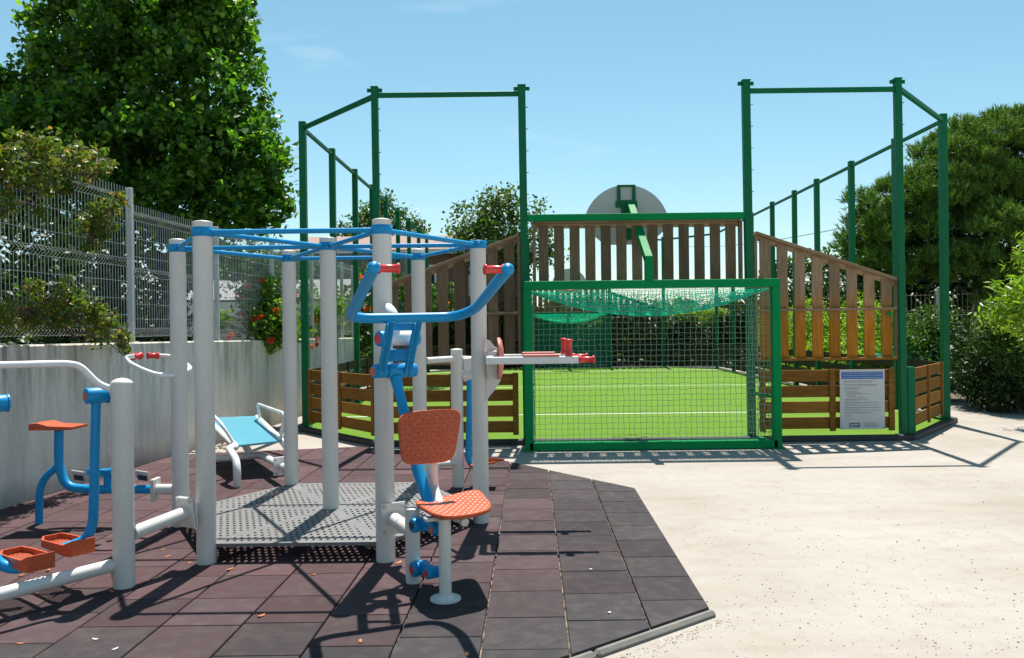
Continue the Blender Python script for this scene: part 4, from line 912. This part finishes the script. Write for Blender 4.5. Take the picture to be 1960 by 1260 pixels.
def trunk(parent, base, top, r0, limbs, r1=.05, seed=3):
    rr_ = random.Random(seed); b = MB(); base, top = V(base), V(top); pts = [base.lerp(top, k / 6) + V((rr_.uniform(-.08, .08), rr_.uniform(-.08, .08), 0)) * (1 if 0 < k < 6 else 0) for k in range(7)]
    b.tube(pts, [r0 * 1.35, r0], 12); b.v = b.v
    b2 = MB(); b2.tube(pts, [r0 * 1.25, r0 * .45], 12)
    for e in limbs:
        e = V(e); s_ = base.lerp(top, rr_.uniform(.45, .95)); m_ = s_.lerp(e, .5) + V((0, 0, -.1 * (e - s_).length)); b2.tube([s_, s_.lerp(m_, .6), m_, m_.lerp(e, .6), e], [r0 * .38, r0 * .06], 8)
    b2.build('trunk', M['bark'], parent)

# big broad-leaved tree, left
tr = thing('broadleaf_tree', (-7.4, 14.5, 0), 'large dark green broad-leaved tree above the mesh fence on the left', 'tree')
bl = [wb(330, 60, 14.5, 150, 1.5), wb(235, 20, 14.5, 125, 1.5), wb(130, 20, 14.3, 50, .7), wb(165, 150, 14, 95, 1.2), wb(90, 130, 14, 42, .6), wb(75, 60, 14.1, 26, .4), wb(45, 190, 14, 60, .8), wb(250, 190, 14, 160, 1.7, 1.2), wb(400, 200, 13.6, 110, 1.2), wb(430, 330, 13.4, 115, 1.2), wb(300, 340, 13.2, 150, 1.5, 1.1),
      wb(150, 300, 13.5, 150, 1.5, 1.0), wb(480, 280, 13.6, 60, .7), wb(500, 385, 13.4, 52, .6), wb(60, 330, 13.5, 110, 1.2), wb(400, 30, 14.3, 85, 1.0), wb(455, 110, 14.2, 50, .6), wb(270, -60, 14.5, 150, 1.6), wb(400, -50, 14.5, 80, 1.0), wb(420, 420, 13.2, 80, .9), wb(220, 430, 13, 120, 1.1, .8), wb(60, 460, 13, 110, 1.1, .8), wb(340, 470, 13, 70, .9), wb(20, 230, 13.8, 45, .6), wb(-60, 300, 13.8, 80, 1), wb(483, 140, 13.9, 20, .3), wb(508, 240, 13.7, 20, .3), wb(532, 320, 13.5, 20, .3), wb(541, 392, 13.5, 16, .25), wb(522, 300, 13.6, 16, .25), wb(470, 60, 14, 20, .3), wb(18, 165, 13.9, 22, .3), wb(72, 20, 14.1, 16, .25), wb(525, 425, 13.4, 18, .25), wb(455, 15, 14, 22, .3)]
trunk(tr, (-7.4, 14.5, 0), (-7.0, 14.5, 5.4), .24, [bb[0] for bb in bl[:14]])
leaves('crown', bl, .112, 72000, M['leafTree'], tr, 'broad', .46, .3, 1.1, 11, kcl=44, shellf=.45)

# far trees behind the court
def far_tree(px, base_y, Y, blobs, label, n, size=.22, mat='leafFar', name='far_tree', seed=5):
    p = W(px, base_y, Y); t = thing(name, (p.x, Y, 0), label, 'tree'); bl = [wb(*q) for q in blobs]; trunk(t, (p.x, Y, 0), (p.x, Y, bl[0][0][2]), .16, [q[0] for q in bl[1:]], seed=seed)
    leaves('crown', bl, size, n, M[mat], t, 'leaf', .9, .2, 1.0, seed, kcl=16, shellf=.3)
far_tree(955, 600, 30.9, [(960, 440, 30.9, 55), (950, 395, 30.9, 34), (985, 400, 30.9, 30), (905, 425, 30.9, 30), (1030, 405, 30.9, 16), (885, 470, 30.9, 30), (1010, 470, 30.9, 45), (930, 490, 30.9, 35), (885, 400, 30.9, 12), (1050, 480, 30.9, 25)], 'light green round tree behind the left sloping panel', 7000, .17)
far_tree(730, 600, 42, [(730, 430, 42, 38), (700, 420, 42, 26), (765, 425, 42, 26), (668, 435, 42, 20), (740, 400, 42, 20), (645, 430, 42, 8), (800, 440, 42, 22), (745, 378, 42, 9), (690, 455, 42, 30)], 'light green tree seen between the left green posts above the roof', 3400, seed=6)
far_tree(1600, 600, 33, [(1590, 510, 33, 30), (1545, 505, 33, 22), (1640, 520, 33, 26), (1500, 520, 33, 26), (1480, 545, 33, 25)], 'small dark green tree low behind the right sloping panel', 2500, .2, 'leafMid', seed=8)
far_tree(500, 600, 20, [(500, 525, 20, 48), (455, 505, 20, 34), (545, 505, 20, 30), (520, 560, 20, 40)], 'pale leafy small tree seen through the mesh fence', 3000, .13, 'leafMid', seed=9)
# low dark growth behind the wall, left
def shrub(name, label, blobs, size, n, mat, cat='shrub', shape='leaf', elong=1.0, seed=2, clump=.4, kcl=40, stems=True, up=.25, shellf=.3):
    c0 = blobs[0][0]; t = thing(name, (c0[0], c0[1], 0), label, cat)
    leaves('foliage', blobs, size, n, M[mat], t, shape, clump, up, elong, seed, kcl=kcl, shellf=shellf)
    if stems:
        b = MB(); r_ = random.Random(seed)
        for k in range(5): p = V((c0[0] + r_.uniform(-.15, .15), c0[1] + r_.uniform(-.15, .15), 0)); q = V(blobs[k % len(blobs)][0]); b.tube([p, p.lerp(q, .5) + V((r_.uniform(-.1, .1), 0, .1)), q], [.022, .008], 6)
        b.build('stems', M['bark'], t)
    return t
HB = []
# vines on the fence
def vine(label, blobs, n, size, mat, seed, name='climbing_vine', flowers=(), fsz=.055, cat='climbing plant'):
    t = thing(name, (blobs[0][0][0], blobs[0][0][1], 1.4), label, cat)
    leaves('foliage', blobs, size, n, M[mat], t, 'leaf', .3, .15, 1.15, seed, kcl=75, shellf=.2)
    b = MB(); r_ = random.Random(seed)
    for k in range(len(blobs) * 2):
        p, q = V(blobs[k % len(blobs)][0]), V(blobs[(k * 3 + 1) % len(blobs)][0]); b.tube([p.lerp(q, j / 5) + V((r_.uniform(-.03, .03), r_.uniform(-.08, .08), r_.uniform(-.08, .08))) for j in range(6)], .006, 5, caps=False)
    b.build('stems', M['bark'], t)
    for (px, py, Y, k) in flowers:
        b = MB(); c = W(px, py, Y)
        for j in range(k):
            o_ = c + V((r_.uniform(-.07, .07), r_.uniform(-.06, .04), r_.uniform(-.05, .05))) * (k / 4) ** .5; d = V((r_.uniform(-1, 1), r_.uniform(-1.6, -.2), r_.uniform(-.4, .7))).normalized(); u = d.orthogonal().normalized(); v_ = d.cross(u); s_ = fsz * r_.uniform(.8, 1.2)
            vs = [o_ - d * s_ * 1.2]; 
            for i in range(10):
                a = 2 * math.pi * i / 10; rr = .75 if i % 2 == 0 else .35; vs.append(o_ + (u * math.cos(a) + v_ * math.sin(a)) * s_ * rr + d * (s_ * .12 if i % 2 == 0 else 0))
            b.add(vs, [(0, 1 + i, 1 + (i + 1) % 10) for i in range(10)])
        b.build('flower_cluster', M['flower'], t)
vine('rusty green creeper crowning the mesh fence at the top left', [wb(60, 290, 6.9, 45, .2), wb(130, 315, 7.3, 42, .2), wb(165, 300, 7.5, 26, .15), wb(20, 330, 6.6, 40, .2), wb(185, 335, 7.8, 24, .12), wb(60, 350, 6.9, 38, .15), wb(115, 365, 7.2, 25, .12), wb(215, 320, 8, 12, .08), wb(12, 400, 6.6, 22, .12), wb(40, 262, 6.8, 20, .12), wb(15, 290, 6.6, 24, .15), wb(70, 410, 7, 12, .1)], 2900, .055, 'leafVine', 21)
vine('small creeper tuft hanging on the mesh left of the fence post', [wb(200, 400, 7.95, 28, .12), wb(190, 430, 7.9, 28, .12), wb(175, 455, 7.85, 25, .1), wb(230, 385, 8.3, 15, .1), wb(165, 475, 7.8, 12, .1)], 900, .05, 'leafVine', 22)
vine('trailing creeper along the foot of the mesh fence spilling over the wall', [wb(90, 565, 7.1, 40, .15), wb(120, 595, 7.3, 38, .15), wb(165, 610, 7.55, 38, .15), wb(205, 630, 7.85, 30, .15), wb(230, 655, 8.15, 22, .12), wb(150, 560, 7.4, 22, .12), wb(60, 610, 7.0, 32, .12), wb(10, 590, 6.7, 35, .15), wb(238, 672, 8.1, 9, .05)], 2600, .05, 'leafVine', 23)
vine('green trumpet creeper with orange-red flowers hanging over the wall behind the bench', [wb(505, 590, 12.6, 42, .35), wb(500, 560, 12.6, 32, .3), wb(525, 620, 12.5, 40, .3), wb(490, 615, 12.2, 30, .3), wb(515, 655, 12.4, 20, .2), wb(540, 640, 12.8, 30, .25), wb(420, 620, 11.2, 20, .15)], 4200, .085, 'leafTrump', 24, 'trumpet_creeper',
     [(462, 600, 11.9, 4), (492, 612, 12.0, 5), (512, 650, 12.1, 4), (495, 540, 12.4, 4), (470, 548, 12.3, 3), (458, 565, 12.0, 3), (530, 598, 12.3, 3), (418, 608, 11, 2), (440, 640, 11.4, 3)], .05)
vine('trumpet creeper with red flowers at the end of the wall behind the green posts', [wb(600, 610, 15.2, 30, .3), wb(575, 640, 14.6, 22, .2), wb(640, 590, 16.5, 24, .25), wb(590, 560, 15.5, 20, .2)], 1300, .085, 'leafTrump', 25, 'trumpet_creeper',
     [(600, 655, 14.8, 6), (590, 668, 14.6, 5), (606, 645, 14.9, 4), (573, 668, 14.4, 4), (568, 566, 15.5, 3), (684, 540, 17.5, 3), (598, 612, 15, 3)], .06)
vine('dark creeper with red flowers behind the left sloping panel', [wb(700, 600, 18.5, 60, .5), wb(695, 670, 18.5, 50, .5), wb(760, 560, 19.5, 35, .5), wb(820, 590, 20, 40, .5), wb(720, 540, 19, 35, .4), wb(850, 580, 21, 40, .4)], 4200, .12, 'leafMid', 26, 'trumpet_creeper',
     [(704, 590, 18, 4), (853, 578, 20, 4), (748, 560, 19, 3), (690, 530, 18.2, 3)], .08)

# pine, right: upright tufts of needles
def pine(blobs, n_t, seed, parent):
    r_ = np.random.default_rng(seed); P = []; D = []
    ws = np.array([b_[2] * b_[1][0] * b_[1][2] for b_ in blobs]); ws /= ws.sum()
    for (c, r, _), f in zip(blobs, ws):
        k = int(n_t * f); nb = max(6, int(26 * r[0] * r[2])); d = r_.normal(size=(nb, 3)); d[:, 2] += .25; d /= np.linalg.norm(d, axis=1)[:, None]
        cc = d * (.62 + .42 * r_.random(nb))[:, None] * np.array(r); idx = r_.integers(0, nb, k); e = r_.normal(size=(k, 3)); e[:, 2] = np.abs(e[:, 2]) * .8; e /= np.linalg.norm(e, axis=1)[:, None]
        cr = (.20 + .14 * r_.random(nb))[idx][:, None]; P.append(np.array(c) + cc[idx] + e * cr * (.5 + .5 * r_.random(k))[:, None])
        dd = e * .6 + r_.normal(size=(k, 3)) * .2; dd[:, 2] += .7; D.append(dd / np.linalg.norm(dd, axis=1)[:, None])
    P = np.concatenate(P); D = np.concatenate(D); n = len(P); K = 20; P = np.repeat(P, K, 0); D = np.repeat(D, K, 0)
    N_ = len(P); a = r_.uniform(0, .34, N_)[:, None]; P0 = P + D * a * .55; sp = r_.normal(size=(N_, 3)) * .55; nd = D + sp; nd /= np.linalg.norm(nd, axis=1)[:, None]
    L = r_.uniform(.09, .16, N_)[:, None]; s_ = np.cross(nd, r_.normal(size=(N_, 3))); s_ /= np.linalg.norm(s_, axis=1)[:, None]
    vv = np.empty((N_, 3, 3)); vv[:, 0] = P0 - s_ * .0105; vv[:, 1] = P0 + s_ * .0105; vv[:, 2] = P0 + nd * L
    return np_mesh('crown', vv.reshape(-1, 3), 3, N_, M['leafPine'], parent)
pt = thing('pine_tree', (11.6, 20, 0), 'tall spreading dark green pine rising over the right side', 'tree')
pbl = [wb(1900, 330, 20, 110, 1.4), wb(1850, 340, 19.5, 70, 1.0), wb(1800, 380, 19.5, 70, 1.0), wb(1740, 400, 19.5, 60, .9), wb(1700, 440, 19.5, 50, .8), wb(1665, 420, 19.5, 42, .7), wb(1650, 470, 19.5, 35, .6), wb(1930, 450, 19, 110, 1.3), wb(1830, 470, 19, 90, 1.2), wb(1745, 490, 19, 65, 1.0), wb(1980, 330, 20, 110, 1.4), wb(2040, 420, 20, 110, 1.4), wb(1700, 520, 19.2, 45, .7), wb(1790, 310, 19.8, 30, .5), wb(1940, 250, 20, 40, .7), wb(1880, 540, 19, 60, .8, .6)]
trunk(pt, (11.6, 20, 0), (11.9, 20, 5), .2, [q[0] for q in pbl[:12]], seed=4)
pine(pbl, 17000, 31, pt)
leaves('dark_inner_fill', [((c[0], c[1] + .25, c[2]), tuple(q * .75 for q in r), w_) for c, r, w_ in pbl], .22, 8000, M['leafDark'], pt, 'narrow', .8, .1, 1.0, 33, kcl=30, shellf=.1)  # dark leaf fill added so the crown reads shaded inside
b = MB(); q = W(1893, 600, 20.3); b.tube([(q.x, 20.3, 0), (q.x - .1, 20.3, 2.0), (q.x + .05, 20.3, 3.4)], [.1, .07], 10); b.build('trunk', M['bark'], pt)
# hedges and shrubs on the right
def hedge_row(name, label, p, q, h, dep, size, n, mat, seed, cat='hedge', z0=0.0):
    p, q = V((*p, 0)), V((*q, 0)); L = (q - p).length; k = max(2, int(L / (dep * 1.3))); d = (q - p).normalized(); bl_ = []; r_ = random.Random(seed)
    for i in range(k):
        c = p.lerp(q, (i + .5) / k); hh = h * r_.uniform(.85, 1.08); bl_.append(((c.x, c.y, z0 + hh * .5), (dep * 1.0, dep * 1.0, hh * .52), 1)); bl_.append(((c.x + r_.uniform(-.3, .3), c.y, z0 + hh * .22), (dep * 1.1, dep, hh * .3), .6)); bl_.append(((c.x + r_.uniform(-.3, .3), c.y, z0 + hh * .78), (dep * .8, dep * .8, hh * .26), .6))
    return shrub(name, label, bl_, size, n, mat, cat, seed=seed, kcl=30, shellf=.35, clump=.5)
for i, (y_, lab) in enumerate(((17.2, 'yellow-green bush nearest behind the right sloping panel'), (19.2, 'second yellow-green bush along the right court side'), (21.4, 'third yellow-green bush along the right court side'), (24.0, 'last yellow-green bush at the far right of the court'))):
    x_ = CX(XR, y_) + 1.2
    shrub('yellow_green_bush', lab, [((x_, y_, 1.0), (.7, 1.1, .8), 1), ((x_, y_ + .3, 1.65), (.55, .9, .5), 1), ((x_ - .1, y_ - .4, .5), (.7, .8, .5), 1), ((x_ - .1, y_ + .6, .6), (.7, .8, .6), 1)], .085, 5200, 'leafYel', 'bush', seed=40 + i, kcl=60)
hedge_row('backing_hedge', 'dark tall hedge behind the yellow-green bushes on the right', (9.4, 22.2), (9.9, 29), 2.9, .9, .16, 10000, 'leafDark', 60)
hedge_row('yellow_green_hedge', 'bright yellow-green hedge behind the far goal and dark hedge', (1.2, 31.6), (8.0, 31.6), 2.32, .5, .12, 9000, 'leafYel', 50)
shrub('sunlit_hedge_top', 'narrow yellow-green clipped hedge top, sunlight put into its leaf colour, seen through the near goal net', [(tuple(W(1325, 598, 29.4)), (.5, .3, .15), 1), (tuple(W(1370, 598, 29.4)), (.5, .3, .15), 1), (tuple(W(1347, 612, 29.4)), (.7, .25, .15), .5)], .1, 1500, 'leafYel', 'hedge', seed=77)  # sunlit top of the hedge, its light given by brighter leaf colour
hedge_row('dark_hedge', 'dark hedge closing the far end of the court', (-3.5, 30.2), (13.0, 30.2), 2.05, .75, .19, 34000, 'leafDark', 51)
hedge_row('hedge', 'dark hedge behind the white post mesh fence under the pine', (10.6, 25.5), (25, 22), 3.8, 1.3, .34, 22000, 'leafDark', 61)
hedge_row('rear_hedge', 'tall dark hedge in the second row beyond the far end of the court', (-12.0, 41.5), (22.0, 41.5), 2.6, 1.3, .40, 22000, 'leafDark', 58)
tl = hedge_row('distant_woodland', 'far off dark line of trees on the horizon', (-75, 88), (75, 88), 4.6, 2.6, .75, 22000, 'leafMid', 59, 'woodland'); tl['kind'] = 'stuff'
shrub('dense_shrub', 'dark green shrub between the two right green posts', [wb(1775, 665, 15.8, 60, .8), wb(1790, 625, 15.8, 40, .7), wb(1750, 690, 15.6, 50, .6), wb(1815, 700, 15.4, 55, .6), wb(1770, 740, 15.4, 50, .6)], .075, 11000, 'leafMid', seed=52, kcl=70)
shrub('dense_shrub', 'large dark green shrub beyond the right corner post', [wb(1900, 660, 14.2, 70, .9), wb(1870, 700, 13.9, 50, .7), wb(1940, 700, 13.6, 60, .8), wb(1990, 660, 13.8, 80, .9), wb(1885, 620, 14.4, 35, .6), wb(1890, 735, 13.8, 45, .5), wb(1960, 735, 13.4, 45, .5), wb(2030, 720, 13.4, 60, .6), wb(1870, 745, 13.6, 30, .4), wb(1920, 748, 13.2, 34, .4), wb(1970, 752, 13.0, 36, .4)], .075, 22000, 'leafDark', seed=53, kcl=70, stems=False)
shrub('leafy_shrub', 'mid green feathery shrub at the right edge below the bright bush', [wb(1925, 625, 13.2, 42, .5), wb(1900, 645, 13.2, 36, .4), wb(1950, 660, 13.0, 48, .5), wb(1880, 660, 13.3, 22, .4)], .10, 4200, 'leafMid', seed=54, shape='narrow', elong=1.3)
shrub('bright_bamboo_bush', 'bright yellow-green narrow-leaved bush at the right edge', [wb(1940, 610, 11.6, 34, .35, 1, .6), wb(1965, 575, 11.6, 42, .35), wb(1925, 570, 11.7, 18, .2), wb(1975, 500, 11.6, 24, .3), wb(1985, 630, 11.5, 40, .35), wb(1905, 545, 11.7, 9, .1), wb(1965, 460, 11.7, 12, .15), wb(1900, 605, 11.7, 16, .15)], .12, 2000, 'leafYel', 'bush', seed=55, shape='narrow', elong=1.2, clump=.5, kcl=90, stems=False)
shrub('mixed_shrub', 'green shrub beside the left court fence beyond the wall', [(( -4.2, 19.5, .9), (.7, 1.6, .8), 1), ((-4.0, 22.5, .9), (.7, 1.6, .8), 1)], .1, 3600, 'leafMid', seed=56)
sheet('rear_field', [(-300, 29.2), (-3.9, 29.2), (14, 29.2), (14.5, 12.5), (300, 12.5), (300, 500), (-300, 500)], .003, M['soil'])
hedge_row('hedge', 'dark overgrown hedge behind the wall at the far left', (-6.0, 4.0), (-5.6, 10.2), 2.75, .75, .10, 19000, 'leafDark', 12)
hedge_row('hedge', 'second dark hedge row farther behind the wall at the left', (-8.2, 4.0), (-7.8, 15), 2.9, 1.0, .2, 9000, 'leafDark', 14)
hedge_row('hedge', 'dark hedge behind the mesh fence under the big tree', (-5.6, 10.4), (-5.75, 13.4), 2.6, .7, .085, 9000, 'leafDark', 13)
sheet('shaded_bed', [(-5.1, 2), (-4.4, 9), (-3.75, 17.9), (-4.4, 29), (-60, 29), (-60, 2)], .004, M['soil'])

# =============== litter ===============
def blade(c, s_, ang, mat, name, curl=.4):
    b = MB(); c = V(c); R = Matrix.Rotation(ang, 3, 'Z'); pr = [(-.5, 0, .1), (-.15, .22, 0), (.3, .2, .12), (.5, .02, .35), (.3, -.18, .1), (-.15, -.2, 0)]
    b.add([c + R @ V((x * s_, y * s_, z * s_ * curl + .002)) for x, y, z in pr] + [c + V((0, 0, .003))], [(6, i, (i + 1) % 6) for i in range(6)]); return b.build(name, M[mat], base=c)
pts = [(40, 1102, 'long orange petal under the near orange tray at the left edge'), (92, 1092, 'orange petal lying right of the one at the left edge, under the trays'), (150, 1111, 'orange petal just above the grey base tube at the left'), (70, 1137, 'pale orange petal in front of the grey base tube at the left edge'), (40, 1232, 'pink-orange petal in the bottom left corner inside the shadow edge'),
 (310, 1053, 'tan petal between the domed post and the left front hexagon post'), (320, 1066, 'yellow petal beside the tan one between the two left posts'), (440, 1090, 'orange petal in front of the deck near the left front post'), (600, 1100, 'yellow petal in front of the middle of the deck'), (500, 1179, 'small tan petal on the straight bar shadow in front of the deck'),
 (762, 1078, 'red bud beside the foot of the right front hexagon post'), (365, 1078, 'small orange petal touching the foot of the left front hexagon post'), (895, 1253, 'bright orange petal at the bottom edge below the seat shadow'), (690, 1228, 'tan petal by the round handlebar shadow at the bottom'), (215, 1133, 'brown curled petal at the foot of the domed front left post')]
for x_, y_, lb in pts:
    tag(blade(G(x_, y_, .034), rng.uniform(.035, .06), rng.uniform(0, 6), 'petal', 'fallen_petal'), lb, 'petal', 'petals fallen on the rubber tiles')
for (x_, y_, lb) in ((183, 1224, 'white scrap on the tiles, left of the two at the bottom left'), (220, 1243, 'white scrap on the tiles, lower right of the two at the bottom left'), (1130, 1090, 'pale scrap on the grey tiles right of the seat'), (1166, 1173, 'pale scrap on the last tiles near the kerb corner')):
    tag(blade(G(x_, y_, .034), .035, rng.uniform(0, 6), 'sign', 'paper_scrap'), lb, 'litter', 'white scraps on the rubber tiles')
b = MB()
def stone(c, s_):
    a = rng.normal(size=(6, 3)) * .12; d = [(1, 0, 0), (-1, 0, 0), (0, 1, 0), (0, -1, 0), (0, 0, .6), (0, 0, -.6)]
    b.add([V(c) + V(q) * s_ + V(a[i]) * s_ for i, q in enumerate(d)], [(0, 2, 4), (2, 1, 4), (1, 3, 4), (3, 0, 4), (2, 0, 5), (1, 2, 5), (3, 1, 5), (0, 3, 5)])
for i in range(1500):
    x_, y_ = rng.uniform(900, 1960), 850 + 410 * rng.random() ** .8; g_ = G(x_, y_)
    if len(clip([(g_.x - .01, g_.y - .01), (g_.x + .01, g_.y - .01), (g_.x, g_.y + .01)], mp_ccw)): continue
    stone((g_.x, g_.y, .001), abs(rng.normal(0, .0028)) + .0015)
for i in range(260):
    t_ = rng.random(); p = V((v2.x, v2.y, 0)).lerp(V((v3.x, v3.y, 0)), t_ * 1.1) + nn * (.09 + abs(rng.normal(0, .05))); stone((p.x, p.y, .001), rng.uniform(.002, .005))
for i in range(240):
    y_ = rng.uniform(9.8, 12.4); stone((wallx(y_)[0] + abs(rng.normal(0, .16)) + .03, y_, .01), rng.uniform(.008, .035))
for i in range(200):
    x_ = rng.uniform(8.8, 14); stone((x_, 13.6 - (x_ - 8.8) * .25 + rng.normal(0, .25), .005), rng.uniform(.006, .03))
gr = b.build('ground_gravel', M['pebble']); gr['kind'] = 'stuff'; gr['label'] = 'scattered grit and small stones on the sandy ground'; gr['category'] = 'gravel'
for o in bpy.data.objects:
    if '_o' in o: del o['_o']
